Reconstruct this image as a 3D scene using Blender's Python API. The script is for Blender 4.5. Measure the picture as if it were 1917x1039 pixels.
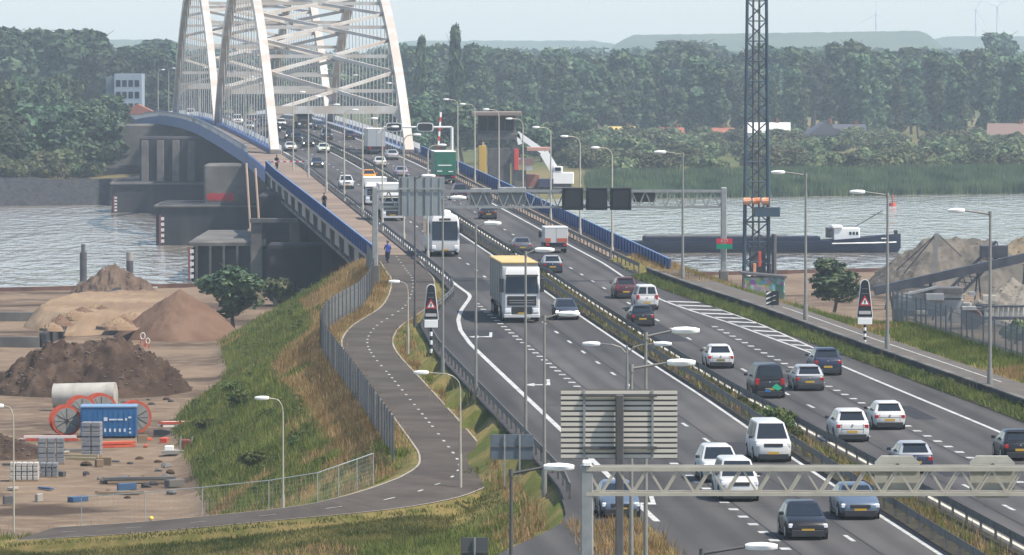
import bpy, bmesh, math, random
import numpy as np
from mathutils import Vector, Matrix, noise as mnoise
random.seed(7); RNG = np.random.default_rng(7)
for o in list(bpy.data.objects): bpy.data.objects.remove(o)
SC = bpy.context.scene; COL = SC.collection
R = math.radians

# ------------------------------------------------------------------ camera, sky, sun, exposure
FPX = 11500.0; ZC = 27.5; HOR = 90.0
PITCH = math.atan((519.5-HOR)/FPX)
cam = bpy.data.cameras.new('camera'); camo = bpy.data.objects.new('camera', cam); COL.objects.link(camo)
cam.sensor_width = 36.0; cam.lens = 36.0*FPX/1917.0; cam.clip_start = 1.0; cam.clip_end = 40000.0
camo.location = (0, 0, ZC); camo.rotation_euler = (math.pi/2-PITCH, 0, 0)
SC.camera = camo

SUN_AZ = R(112); SUN_EL = R(57)
world = bpy.data.worlds.new('World'); SC.world = world; world.use_nodes = True
wn = world.node_tree
bg = wn.nodes['Background']; sky = wn.nodes.new('ShaderNodeTexSky'); sky.sky_type = 'NISHITA'
sky.sun_disc = False; sky.sun_elevation = SUN_EL; sky.sun_rotation = SUN_AZ
sky.altitude = 0; sky.air_density = 1.0; sky.dust_density = 0.8; sky.ozone_density = 0.3
wn.links.new(sky.outputs[0], bg.inputs[0]); bg.inputs[1].default_value = 0.125
sl = bpy.data.lights.new('sun', 'SUN'); sl.energy = 4.1; sl.angle = R(0.6); sl.color = (1.0, 0.915, 0.79)
slo = bpy.data.objects.new('sun', sl); COL.objects.link(slo); slo.location = (60, -40, 200)
sdir = Vector((math.sin(SUN_AZ)*math.cos(SUN_EL), math.cos(SUN_AZ)*math.cos(SUN_EL), math.sin(SUN_EL)))
slo.rotation_euler = (-sdir).to_track_quat('-Z', 'Y').to_euler()
SC.view_settings.view_transform = 'Standard'; SC.view_settings.look = 'None'
SC.view_settings.exposure = 0.78; SC.view_settings.gamma = 1.0
HAZE = 1.25e-4
SC.render.engine = 'CYCLES'
SC.cycles.use_denoising = True; SC.cycles.volume_bounces = 1; SC.cycles.max_bounces = 6
SC.cycles.transparent_max_bounces = 8; SC.cycles.diffuse_bounces = 2; SC.cycles.glossy_bounces = 3

# ------------------------------------------------------------------ pixel <-> place
CP, SP = math.cos(PITCH), math.sin(PITCH)
def ray(px, py):
    u = (px-958.5)/FPX; v = (519.5-py)/FPX
    return u, CP+v*SP, -SP+v*CP
def G(px, py, z=2.0):                      # where the pixel's ray meets the level z
    x, y, zz = ray(px, py); t = (z-ZC)/zz
    return Vector((x*t, y*t, z))
def at(px, py, Y):                         # where it meets the depth Y
    x, y, zz = ray(px, py); t = Y/y
    return Vector((x*t, Y, ZC+zz*t))
# ------------------------------------------------------------------ the road's line and level
_yy = np.arange(60, 2600, 4.0)
def table(pts, sm=10):
    p = sorted(pts); a = np.interp(_yy, [q[0] for q in p], [q[1] for q in p])
    # straight continuation at the ends
    s0 = (p[1][1]-p[0][1])/(p[1][0]-p[0][0]); a = np.where(_yy < p[0][0], p[0][1]+s0*(_yy-p[0][0]), a)
    s1 = (p[-1][1]-p[-2][1])/(p[-1][0]-p[-2][0]); a = np.where(_yy > p[-1][0], p[-1][1]+s1*(_yy-p[-1][0]), a)
    if sm:
        k = np.hanning(2*sm+1); k /= k.sum()
        b = np.concatenate([a[0]+(np.arange(-sm, 0))*(a[1]-a[0]), a, a[-1]+(np.arange(1, sm+1))*(a[-1]-a[-2])])
        a = np.convolve(b, k, 'valid')
    return lambda y: float(np.interp(y, _yy, a))
CX = table([(150, 23.6), (242, 17.6), (287, 14.75), (321, 12.75), (372, 9.7), (431, 5.95), (474, 3.3), (497, 2.0), (653, -8.4), (800, -18.6), (867, -23.8), (1037, -40.2), (1207, -56.6), (1400, -75.2)], 12)
ZR = table([(150, 8.1), (250, 8.2), (371, 8.3), (418, 8.6), (532, 9.4), (700, 10.9), (867, 12.5), (960, 13.75), (1037, 14.55), (1100, 14.7), (1207, 14.15), (1300, 12.6), (1400, 10.5), (1500, 8.2), (1700, 4.0), (1900, 3.4), (2100, 3.4)], 14)
def heading(y): return math.atan2(-(CX(y+5)-CX(y-5)), 10.0)      # turn about z of the road direction
def road_hit(px, py, dz=0.0):
    lo, hi = 150.0, 1300.0; x, y, zz = ray(px, py)
    f = lambda Y: ZC+zz*Y/y-(ZR(Y)+dz)
    Y = lo
    while Y < hi and f(Y) > 0: Y += 4
    a, b = Y-4, Y
    for _ in range(30):
        m = .5*(a+b)
        if f(m) > 0: a = m
        else: b = m
    return Vector((x*b/y, b, ZR(b)+dz))
def RP(y, off, dz=0.0): return Vector((CX(y)+off, y, ZR(y)+dz))   # a point on the road, off metres right of the median
LEFT_RAIL = table([(200, -22), (232, -19), (250, -14.5), (270, -13.6), (300, -13.5), (385, -13.5), (422, -12.8), (440, -10.6), (460, -8.6), (476, -8.0), (653, -8.35), (1400, -8.4)], 2)
RIGHT_RAIL = table([(180, 16.0), (240, 15.5), (326, 14.6), (365, 13.6), (393, 12.7), (430, 11.6), (470, 9.6), (500, 8.6), (653, 8.4), (1400, 8.4)], 4)

# ------------------------------------------------------------------ objects
def thing(name, label, cat, loc=(0, 0, 0), rz=0.0, group=None):
    o = bpy.data.objects.new(name, None); COL.objects.link(o); o.empty_display_size = .3
    o.location = loc; o.rotation_euler = (0, 0, rz); o['label'] = label; o['category'] = cat
    if group: o['group'] = group
    return o
def tag(o, label, cat, group=None):
    o['label'] = label; o['category'] = cat
    if group: o['group'] = group
    return o
def clone(root, loc=None, rz=None, label=None, scale=None):
    r = root.copy(); COL.objects.link(r)
    if loc is not None: r.location = loc
    if rz is not None: r.rotation_euler = (0, 0, rz)
    if scale is not None: r.scale = scale
    if label: r['label'] = label
    for ch in root.children:
        c = ch.copy(); COL.objects.link(c); c.parent = r
        for g in ch.children:
            d = g.copy(); COL.objects.link(d); d.parent = c
    return r
class MB:
    def __init__(s): s.v = []; s.f = []; s.m = []; s.mi = 0
    def add(s, vs, fs):
        n = len(s.v); s.v += [tuple(p) for p in vs]; s.f += [tuple(i+n for i in f) for f in fs]; s.m += [s.mi]*len(fs); return s
    def box(s, x0, x1, y0, y1, z0, z1):
        return s.add([(x0,y0,z0),(x1,y0,z0),(x1,y1,z0),(x0,y1,z0),(x0,y0,z1),(x1,y0,z1),(x1,y1,z1),(x0,y1,z1)],
                     [(3,2,1,0),(4,5,6,7),(0,1,5,4),(1,2,6,5),(2,3,7,6),(3,0,4,7)])
    def cbox(s, x0, x1, y0, y1, z0, z1, c=.05):        # box with chamfered upright and top edges
        def ring(i, z): return [(x0+i+c,y0+i,z),(x1-i-c,y0+i,z),(x1-i,y0+i+c,z),(x1-i,y1-i-c,z),(x1-i-c,y1-i,z),(x0+i+c,y1-i,z),(x0+i,y1-i-c,z),(x0+i,y0+i+c,z)]
        return s.loft([ring(0, z0), ring(0, z1-c), ring(c, z1)])
    def loft(s, rings, cap=True, closed=True):
        n = len(rings[0]); vs = [p for r in rings for p in r]; fs = []
        for i in range(len(rings)-1):
            for j in range(n if closed else n-1):
                k = (j+1) % n; fs.append((i*n+j, i*n+k, (i+1)*n+k, (i+1)*n+j))
        if cap and closed: fs += [tuple(reversed(range(n))), tuple(range((len(rings)-1)*n, len(rings)*n))]
        return s.add(vs, fs)
    def bar(s, a, b, w, h=None, up=(0, 0, 1)):
        a = Vector(a); b = Vector(b); h = h or w; d = (b-a).normalized(); u = Vector(up)
        if abs(d.dot(u)) > .98: u = Vector((0, 1, 0))
        r = d.cross(u).normalized(); u = r.cross(d).normalized()
        return s.loft([[p+r*(i*w/2)+u*(j*h/2) for i, j in ((-1,-1),(1,-1),(1,1),(-1,1))] for p in (a, b)])
    def tube(s, a, b, r0, r1=None, n=8):
        a = Vector(a); b = Vector(b); r1 = r0 if r1 is None else r1; d = (b-a).normalized()
        u = Vector((0, 0, 1)) if abs(d.z) < .95 else Vector((1, 0, 0)); x = d.cross(u).normalized(); y = d.cross(x)
        return s.loft([[p+(x*math.cos(t)+y*math.sin(t))*r for t in [2*math.pi*k/n for k in range(n)]] for p, r in ((a, r0), (b, r1))])
    def pipe(s, pts, r, n=6):
        for a, b in zip(pts[:-1], pts[1:]): s.tube(a, b, r, r, n)
        return s
    def strip(s, A, B):                                 # a sheet between two lines
        n = len(A); return s.add(list(A)+list(B), [(i, i+1, n+i+1, n+i) for i in range(n-1)])
    def prism(s, poly, d):                              # polygon (3D points) pushed along d
        n = len(poly); d = Vector(d); P = [Vector(p) for p in poly]
        return s.add(P+[p+d for p in P], [tuple(reversed(range(n))), tuple(range(n, 2*n))]+[(i, (i+1) % n, n+(i+1) % n, n+i) for i in range(n)])
    def disc(s, c, ax, r, h, n=14):
        c = Vector(c); ax = Vector(ax).normalized(); return s.tube(c-ax*(h/2), c+ax*(h/2), r, r, n)
    def mesh(s, name, off=(0, 0, 0), smooth=False):
        me = bpy.data.meshes.new(name); ox, oy, oz = off
        me.from_pydata([(x-ox, y-oy, z-oz) for x, y, z in s.v], [], s.f)
        bm = bmesh.new(); bm.from_mesh(me); bmesh.ops.recalc_face_normals(bm, faces=bm.faces); bm.to_mesh(me); bm.free()
        if any(s.m): me.polygons.foreach_set('material_index', s.m)
        if smooth:
            me.polygons.foreach_set('use_smooth', [True]*len(me.polygons))
            try: me.set_sharp_from_angle(angle=R(smooth if smooth is not True else 40))
            except Exception: pass
        me.update(); return me
    def build(s, name, mat, parent=None, world=False, smooth=False):
        off = parent.location if (world and parent) else (0, 0, 0)
        me = s.mesh(name, off, smooth)
        for m in (mat if isinstance(mat, (list, tuple)) else [mat]): me.materials.append(m)
        o = bpy.data.objects.new(name, me); COL.objects.link(o)
        if parent: o.parent = parent
        return o
def raw(name, V, F, mat, parent=None, smooth=False):
    me = bpy.data.meshes.new(name); V = np.asarray(V, dtype=np.float32); F = np.asarray(F, dtype=np.int32)
    k = F.shape[1]; me.vertices.add(len(V)); me.vertices.foreach_set('co', V.ravel())
    me.loops.add(F.size); me.loops.foreach_set('vertex_index', F.ravel())
    me.polygons.add(len(F)); me.polygons.foreach_set('loop_start', np.arange(len(F), dtype=np.int32)*k)
    me.update(calc_edges=True); me.validate()
    if smooth: me.polygons.foreach_set('use_smooth', [True]*len(me.polygons))
    me.materials.append(mat); o = bpy.data.objects.new(name, me); COL.objects.link(o)
    if parent: o.parent = parent
    return o
def share(name, me, parent, loc=(0, 0, 0), rot=(0, 0, 0)):
    o = bpy.data.objects.new(name, me); COL.objects.link(o); o.parent = parent; o.location = loc; o.rotation_euler = rot; return o
def struct(o): o['kind'] = 'structure'; return o

# ------------------------------------------------------------------ materials
MATS = {}
def mat(name, col, rough=.7, metal=0.0, col2=None, scale=1.0, detail=5.0, bump=0.0, bscale=None, lo=.35, hi=.65, spec=.5, col3=None, scale3=.05, coords='Object', stretch=(1,1,1), coat=0.0):
    if name in MATS: return MATS[name]
    if rough >= .78 and spec == .5: spec = .06
    m = bpy.data.materials.new(name); m.use_nodes = True; nt = m.node_tree; N = nt.nodes; L = nt.links
    b = N['Principled BSDF']; b.inputs['Roughness'].default_value = rough; b.inputs['Metallic'].default_value = metal
    b.inputs['Specular IOR Level'].default_value = spec; b.inputs['Coat Weight'].default_value = coat
    b.inputs['Base Color'].default_value = (*col, 1)
    if col2 is not None or bump:
        tc = N.new('ShaderNodeTexCoord'); mp = N.new('ShaderNodeMapping'); mp.inputs['Scale'].default_value = stretch
        L.new(tc.outputs[coords], mp.inputs[0])
    def nz(sc, det=detail):
        n = N.new('ShaderNodeTexNoise'); n.inputs['Scale'].default_value = sc; n.inputs['Detail'].default_value = det
        L.new(mp.outputs[0], n.inputs['Vector']); return n
    def ramp(n, a, c):
        r = N.new('ShaderNodeMapRange'); r.inputs[1].default_value = a; r.inputs[2].default_value = c; r.clamp = True
        L.new(n.outputs[0], r.inputs[0]); return r
    def mix(fac, A, B):
        x = N.new('ShaderNodeMix'); x.data_type = 'RGBA'; L.new(fac.outputs[0], x.inputs[0])
        for i, q in ((6, A), (7, B)):
            if isinstance(q, tuple): x.inputs[i].default_value = (*q, 1)
            else: L.new(q.outputs[2], x.inputs[i])
        return x
    if col2 is not None:
        x = mix(ramp(nz(scale), lo, hi), tuple(col), tuple(col2))
        if col3 is not None: x = mix(ramp(nz(scale3, 3.0), .42, .6), x, tuple(col3))
        L.new(x.outputs[2], b.inputs['Base Color'])
    if bump:
        bp = N.new('ShaderNodeBump'); bp.inputs['Strength'].default_value = min(1, bump); bp.inputs['Distance'].default_value = bump
        L.new(nz(bscale or scale*4).outputs[0], bp.inputs['Height']); L.new(bp.outputs[0], b.inputs['Normal'])
    MATS[name] = m; return m
def emit(name, col, s):
    m = mat(name, col, .3); b = m.node_tree.nodes['Principled BSDF']
    b.inputs['Emission Color'].default_value = (*col, 1); b.inputs['Emission Strength'].default_value = s; return m
def foliage(name, dark, light, trans=.25, scale=.35):
    m = bpy.data.materials.new(name); m.use_nodes = True; nt = m.node_tree; N = nt.nodes; L = nt.links
    b = N['Principled BSDF']; b.inputs['Roughness'].default_value = .75; b.inputs['Specular IOR Level'].default_value = .2
    tc = N.new('ShaderNodeTexCoord'); n = N.new('ShaderNodeTexNoise'); n.inputs['Scale'].default_value = scale; n.inputs['Detail'].default_value = 6
    oi = N.new('ShaderNodeObjectInfo'); L.new(tc.outputs['Object'], n.inputs['Vector'])
    r = N.new('ShaderNodeMapRange'); r.inputs[1].default_value = .35; r.inputs[2].default_value = .68; L.new(n.outputs[0], r.inputs[0])
    x = N.new('ShaderNodeMix'); x.data_type = 'RGBA'; L.new(r.outputs[0], x.inputs[0])
    x.inputs[6].default_value = (*dark, 1); x.inputs[7].default_value = (*light, 1)
    h = N.new('ShaderNodeHueSaturation'); L.new(x.outputs[2], h.inputs['Color'])
    a = N.new('ShaderNodeMapRange'); a.inputs[3].default_value = .455; a.inputs[4].default_value = .54; L.new(oi.outputs['Random'], a.inputs[0]); L.new(a.outputs[0], h.inputs['Hue'])
    v = N.new('ShaderNodeMapRange'); v.inputs[3].default_value = .6; v.inputs[4].default_value = 1.5; L.new(oi.outputs['Random'], v.inputs[0]); L.new(v.outputs[0], h.inputs['Value'])
    L.new(h.outputs[0], b.inputs['Base Color'])
    t = N.new('ShaderNodeBsdfTranslucent'); L.new(h.outputs[0], t.inputs[0]); ms = N.new('ShaderNodeMixShader'); ms.inputs[0].default_value = trans
    L.new(b.outputs[0], ms.inputs[1]); L.new(t.outputs[0], ms.inputs[2]); L.new(ms.outputs[0], N['Material Output'].inputs[0]); MATS[name] = m; return m

ASPH = mat('asphalt', (.072,.069,.069), .85, col2=(.09,.086,.084), scale=.6, bump=.006, bscale=30, col3=(.06,.058,.059), scale3=.18, stretch=(1,.12,1))
def road_tracks(m):
    nt = m.node_tree; N = nt.nodes; L = nt.links; b = N['Principled BSDF']; src = b.inputs['Base Color'].links[0].from_socket
    uv = N.new('ShaderNodeUVMap'); sx = N.new('ShaderNodeSeparateXYZ'); L.new(uv.outputs[0], sx.inputs[0])
    def mth(op, a, c, d=None):
        q = N.new('ShaderNodeMath'); q.operation = op
        for i, v in enumerate((a, c, d)):
            if v is None: continue
            if isinstance(v, (int, float)): q.inputs[i].default_value = v
            else: L.new(v, q.inputs[i])
        return q.outputs[0]
    w = mth('COSINE', mth('MULTIPLY', mth('ADD', sx.outputs[0], .35), 6.2832/1.58), None)
    n = N.new('ShaderNodeTexNoise'); n.inputs['Scale'].default_value = .05; n.inputs['Detail'].default_value = 6; L.new(uv.outputs[0], n.inputs['Vector'])
    mp = N.new('ShaderNodeMapping'); mp.inputs['Scale'].default_value = (1.3, .02, 1); L.new(uv.outputs[0], mp.inputs[0]); n2 = N.new('ShaderNodeTexNoise'); n2.inputs['Scale'].default_value = 1.0; n2.inputs['Detail'].default_value = 5; L.new(mp.outputs[0], n2.inputs['Vector'])
    new = mth('ADD', mth('LESS_THAN', sx.outputs[0], -7.45), mth('GREATER_THAN', sx.outputs[0], 7.0))     # younger, darker outer lanes
    f = mth('ADD', mth('MULTIPLY_ADD', w, .10, .58), mth('MULTIPLY', n2.outputs[0], .62)); f = mth('ADD', f, mth('MULTIPLY', n.outputs[0], .25)); f = mth('MULTIPLY', f, mth('MULTIPLY_ADD', new, -.2, 1.0))
    jt = mth('LESS_THAN', mth('FRACT', mth('MULTIPLY', sx.outputs[1], 1/43.0), None), .006); f = mth('MULTIPLY', f, mth('MULTIPLY_ADD', jt, -.25, 1.0))
    vm = N.new('ShaderNodeVectorMath'); vm.operation = 'SCALE'; L.new(src, vm.inputs[0]); L.new(f, vm.inputs['Scale']); L.new(vm.outputs[0], b.inputs['Base Color'])
road_tracks(ASPH)
ASPH_DECK = mat('asphalt_light', (.13,.13,.135), .85, col2=(.16,.158,.155), scale=.6, col3=(.115,.115,.12), scale3=.2, stretch=(1,.12,1))
PATHM = mat('path_asphalt', (.074,.064,.056), .9, col2=(.09,.078,.068), scale=.9, bump=.004, bscale=40, col3=(.063,.054,.048), scale3=.25)
WHITE = mat('road_paint', (.46,.46,.44), .7, col2=(.24,.24,.235), scale=1.6, lo=.42, hi=.72)
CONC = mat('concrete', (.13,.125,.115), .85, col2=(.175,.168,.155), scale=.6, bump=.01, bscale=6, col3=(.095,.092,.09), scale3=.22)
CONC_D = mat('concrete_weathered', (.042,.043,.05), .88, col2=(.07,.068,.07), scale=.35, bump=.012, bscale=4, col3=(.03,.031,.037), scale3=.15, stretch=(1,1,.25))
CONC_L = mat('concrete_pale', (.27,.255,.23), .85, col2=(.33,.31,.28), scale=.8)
GALV = mat('galvanised_steel', (.30,.31,.305), .5, .2, col2=(.24,.25,.25), scale=2.5)
GALV_D = mat('weathered_steel', (.07,.07,.072), .65, .2, col2=(.115,.112,.108), scale=1.2)
POLE = mat('lamp_pole', (.24,.235,.215), .5, .1, col2=(.19,.185,.17), scale=1.5)
POLE_L = mat('lamp_pole_pale', (.45,.42,.34), .5, .05, col2=(.37,.34,.28), scale=1.5)
LAMPW = mat('lamp_shell', (.8,.8,.77), .35)
CREAM = mat('arch_paint', (.54,.515,.475), .5, col2=(.45,.43,.40), scale=.5, lo=.4, hi=.75, col3=(.45,.395,.335), scale3=.35)
BLUE = mat('blue_girder', (.004,.036,.135), .6, col2=(.007,.046,.165), scale=.4, col3=(.012,.06,.22), scale3=.2)
BLUE_F = mat('blue_fence', (.005,.05,.185), .6, col2=(.008,.062,.225), scale=1.2)
GLASS = mat('vehicle_glass', (.014,.019,.026), .08, 0, spec=.45)
RUBBER = mat('rubber', (.018,.018,.02), .85)
BLACKP = mat('black_plastic', (.022,.022,.025), .55)
SILVER = mat('alloy', (.42,.42,.43), .3, .8)
PLATE_Y = mat('yellow_plate', (.5,.3,.03), .5)
HEADL = mat('headlamp_glass', (.75,.76,.78), .1, 0)
LIT = emit('lit_headlamp', (1,.95,.85), 3.0)
TAIL = mat('tail_lamp', (.35,.012,.012), .25)
TAIL_ON = emit('lit_tail_lamp', (1,.06,.03), 1.2)
SANDM = mat('sand', (.22,.155,.10), .95, col2=(.29,.215,.14), scale=.25, bump=.05, bscale=2.5, col3=(.19,.13,.085), scale3=.06)
SOIL = mat('brown_soil', (.055,.036,.026), .95, col2=(.092,.063,.046), scale=.9, bump=.12, bscale=2.2, col3=(.044,.029,.022), scale3=.4)
SOIL2 = mat('reddish_sand', (.12,.072,.05), .95, col2=(.155,.10,.07), scale=.5, bump=.04, bscale=3)
GRAVEL = mat('gravel_heap', (.115,.10,.083), .95, col2=(.155,.137,.115), scale=.5, bump=.15, bscale=2.5, col3=(.085,.078,.068), scale3=.2)
# ------------------------------------------------------------------ cycle path line (far -> near, then turning left)
_pp = [(735, 470, -.0), (762, 508, 0), (772, 522, -.05), (771, 548, -.2), (757, 574, -.3), (730, 593, -.45), (705, 610, -.55), (691, 628, -.6), (688, 645, -.65), (700, 668, -.7), (735, 709, -.8), (792, 777, -.9), (836, 832, -1.1), (856, 860, -1.3), (859, 878, -1.4), (842, 896, -1.5), (815, 908, -1.62), (770, 924, -1.74), (700, 939, -1.95), (595, 954, -2.25), (430, 972, -2.75), (250, 988, -3.25), (60, 1000, -3.7)]
def _hit(px, py, dz):
    return road_hit(px, py, dz)
PATH = [_hit(*p) for p in _pp]
def resample(P, step):
    out = [P[0]]; acc = 0
    Q = []
    for i in range(len(P)-1):                            # Catmull-Rom
        p0 = P[max(i-1, 0)]; p1 = P[i]; p2 = P[i+1]; p3 = P[min(i+2, len(P)-1)]
        for k in range(24):
            t = k/24.0
            Q.append(.5*((2*p1)+(p2-p0)*t+(2*p0-5*p1+4*p2-p3)*t*t+(3*p1-p0-3*p2+p3)*t**3))
    Q.append(P[-1]); out = [Q[0]]; acc = 0
    for a, b in zip(Q[:-1], Q[1:]):
        acc += (b-a).length
        if acc >= step: out.append(b); acc = 0
    return out
PATHC = resample(PATH, 1.0)
def normals2(P):
    out = []
    for i in range(len(P)):
        d = (P[min(i+1, len(P)-1)]-P[max(i-1, 0)]); d.z = 0; d.normalize(); out.append(Vector((-d.y, d.x, 0)))   # left of travel
    return out
PATHN = normals2(PATHC)
_PA = np.array([tuple(p) for p in PATHC]); _PN = np.array([tuple(p) for p in PATHN])
YARD = 2.0
_tip = int(np.argmax(np.where(_PA[:, 1] < 335, _PA[:, 0], -99))); _lx = _PA[_tip:, 0][::-1]; _lz = _PA[_tip:, 2][::-1]; _ly = _PA[_tip:, 1][::-1]
def quayY(x): return 676.0+.6*max(-110, min(110, x))
def terrain(x, y):
    zr = ZR(y); e = CX(y)+LEFT_RAIL(y)-.9; r = CX(y)+RIGHT_RAIL(y)
    if y > 526:                                          # the abutment's front slope
        zr = max(YARD, zr-(y-526)/1.5)
        w = (y-526)*.6
        if e-5+w < x < r+3-w: return max(YARD, zr-.12)
        d = max(e-5+w-x, x-r-3+w); return max(YARD, zr-.12-max(0, d)/1.7)
    if x >= e:
        if x < r+.1: return zr-.14
        if x < r+3.3: return zr+.33
        b_ = max(0, min(1, (436-y)/30.0))
        if x < r+7.0: return zr+.33+.3*b_*math.sin((x-r-3.3)/3.7*math.pi/2)-(1-b_)*(x-r-3.3)/2.3
        return max(YARD+.2, zr+.33+.3*b_-(1-b_)*1.6-(x-r-7.0)/1.8)
    d2 = (_PA[:, 0]-x)**2+(_PA[:, 1]-y)**2; i = int(d2.argmin()); dp = math.sqrt(d2[i]); zp = _PA[i, 2]
    side = (x-_PA[i, 0])*_PN[i, 0]+(y-_PA[i, 1])*_PN[i, 1]
    low = i >= _tip-6
    if dp < 2.6 and not (low and side > 0): return zp-(.42 if low else .18)
    if side > 0:
        dr = max(0, e-x); k = max(0, 1-dr/3.2)
        yl = float(np.interp(x, _lx, _ly))
        if y < yl: return float(np.interp(x-.6, _lx, _lz))-.42-.055*min(14, yl-y)+(zr-zp)*k*k
        return zp-(.42 if low else .18)-.012*(dp-2.3)+(zr-zp)*k*k
    return max(YARD, zp-(.4 if low else .12)-max(0, dp-3.4)/1.72)
def strips(name, offs, ys, m, dz=0.0, kind=True):
    mb = MB(); mb.strip([RP(y, offs[0](y), dz) for y in ys], [RP(y, offs[1](y), dz) for y in ys])
    o = mb.build(name, m); 
    if kind: struct(o)
    return o
# ground of the near bank, one sheet to the quay
xs = np.concatenate([np.arange(-230, -60, 8), np.arange(-60, 60, 1.0), np.arange(60, 231, 8)]); ys = np.concatenate([np.arange(-40, 200, 10), np.arange(200, 560, 1.5), np.linspace(560, 700, 24)])
V = []
for y in ys:
    for x in xs:
        z = terrain(x, y) if y > 195 else (terrain(x, 200)-(0 if -60 < x < 60 else 0))
        if z < 2.6: z += .10*mnoise.noise((x*.12, y*.12, 0))+.05*mnoise.noise((x*.5, y*.5, 3))
        V.append((x, y if y < 560 else 560+(y-560)/140.0*(quayY(x)-560), z))
nx = len(xs); F = [(j*nx+i, j*nx+i+1, (j+1)*nx+i+1, (j+1)*nx+i) for j in range(len(ys)-1) for i in range(nx-1)]
def ground_mat():
    m = mat('bank_ground', (.1,.1,.05), .95); nt = m.node_tree; N = nt.nodes; L = nt.links; b = N['Principled BSDF']
    g = N.new('ShaderNodeNewGeometry'); sx = N.new('ShaderNodeSeparateXYZ'); L.new(g.outputs['Position'], sx.inputs[0])
    def nz(sc, d=5):
        n = N.new('ShaderNodeTexNoise'); n.inputs['Scale'].default_value = sc; n.inputs['Detail'].default_value = d; L.new(g.outputs['Position'], n.inputs['Vector']); return n
    def mr(src, a, c):
        r = N.new('ShaderNodeMapRange'); r.inputs[1].default_value = a; r.inputs[2].default_value = c; L.new(src, r.inputs[0]); return r.outputs[0]
    def mix(f, A, B):
        x = N.new('ShaderNodeMix'); x.data_type = 'RGBA'; L.new(f, x.inputs[0])
        for i, q in ((6, A), (7, B)):
            if isinstance(q, tuple): x.inputs[i].default_value = (*q, 1)
            else: L.new(q, x.inputs[i])
        return x.outputs[2]
    grass = mix(mr(nz(.16).outputs[0], .42, .58), (.07,.095,.02), (.25,.185,.075))
    grass = mix(mr(nz(1.3).outputs[0], .35, .7), grass, (.12,.115,.035))
    sand = mix(mr(nz(.045).outputs[0], .4, .6), (.18,.132,.092), (.095,.068,.05))
    sand = mix(mr(nz(.5).outputs[0], .45, .75), sand, (.235,.178,.125))
    sand = mix(mr(nz(.09, 8).outputs[0], .56, .66), sand, (.062,.043,.032))
    # yard where the ground is low
    a = N.new('ShaderNodeMath'); a.operation = 'MULTIPLY_ADD'; a.inputs[1].default_value = 1.2; L.new(nz(.3).outputs[0], a.inputs[0]); L.new(sx.outputs[2], a.inputs[2])
    L.new(mix(mr(a.outputs[0], 3.0, 3.3), sand, grass), b.inputs['Base Color'])
    bp = N.new('ShaderNodeBump'); bp.inputs['Strength'].default_value = .6; bp.inputs['Distance'].default_value = .12; L.new(nz(2.5).outputs[0], bp.inputs['Height']); L.new(bp.outputs[0], b.inputs['Normal'])
    return m
gnd = struct(raw('bank_ground', V, F, ground_mat(), smooth=True))
# quay wall of sheet piles
mb = MB(); q = []
for i in range(0, 1400):
    x = -230+i*.33; q.append((x, quayY(x)+.1+(.18 if (i//2) % 2 else 0), 0))
mb.strip([(x, y, -3) for x, y, _ in q], [(x, y, 2.25) for x, y, _ in q]); mb.loft([[(x, quayY(x)+dy, z) for dy, z in ((-.4,1.9),(.4,1.9),(.4,2.4),(-.4,2.4))] for x in (-230, -110, 110, 232)])
tag(mb.build('quay_wall', mat('rusty_sheet_pile', (.085,.05,.045), .85, col2=(.14,.085,.065), scale=.5, stretch=(1,1,.2))), 'rusty brown sheet-pile quay wall along the near river bank', 'quay wall')
# river
wm = mat('river', (.05,.055,.05), .1); nt = wm.node_tree; N = nt.nodes; L = nt.links; b = N['Principled BSDF']
tc = N.new('ShaderNodeNewGeometry'); mp = N.new('ShaderNodeMapping'); mp.inputs['Scale'].default_value = (.85, .19, 1); L.new(tc.outputs['Position'], mp.inputs[0])
n1 = N.new('ShaderNodeTexNoise'); n1.inputs['Scale'].default_value = .55; n1.inputs['Detail'].default_value = 4; L.new(mp.outputs[0], n1.inputs['Vector'])
n2 = N.new('ShaderNodeTexNoise'); n2.inputs['Scale'].default_value = .09; n2.inputs['Detail'].default_value = 3; L.new(mp.outputs[0], n2.inputs['Vector'])
ad = N.new('ShaderNodeMath'); ad.operation = 'ADD'; L.new(n1.outputs[0], ad.inputs[0]); L.new(n2.outputs[0], ad.inputs[1])
bp = N.new('ShaderNodeBump'); bp.inputs['Strength'].default_value = 1.0; bp.inputs['Distance'].default_value = 1.5; L.new(ad.outputs[0], bp.inputs['Height']); L.new(bp.outputs[0], b.inputs['Normal'])
b.inputs['Roughness'].default_value = .07; b.inputs['Base Color'].default_value = (.27,.24,.2,1); b.inputs['IOR'].default_value = 1.33
WATER = wm
mb = MB(); mb.add([(-600, 590, 0), (600, 590, 0), (600, 1500, 0), (-600, 1500, 0)], [(0,1,2,3)]); struct(mb.build('river_water', WATER))
# far bank
def farY(x): return 1121+.53*x
FARG = mat('far_meadow', (.06,.08,.025), .95, col2=(.10,.105,.04), scale=.02, col3=(.16,.13,.055), scale3=.004)
V = []; F = []; xs2 = np.concatenate([[-6000, -3000, -900], np.arange(-300, 301, 10), [900, 3000, 6000]])
rows = [(-14, -2.0), (-2, .3), (14, 2.6), (40, 3.0), (120, 3.0), (500, 3.0), (2000, 3.0), (7600, 3.0)]
for d, z in rows:
    for x in xs2:
        xc = max(-300, min(300, x)); V.append((x, farY(xc)+d+(1.5*mnoise.noise((x*.1, d*.1, 2)) if d < 20 else 0), z))
nx = len(xs2); F = [(j*nx+i, j*nx+i+1, (j+1)*nx+i+1, (j+1)*nx+i) for j in range(len(rows)-1) for i in range(nx-1)]
struct(raw('far_bank_ground', V, F, FARG, smooth=True))
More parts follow.
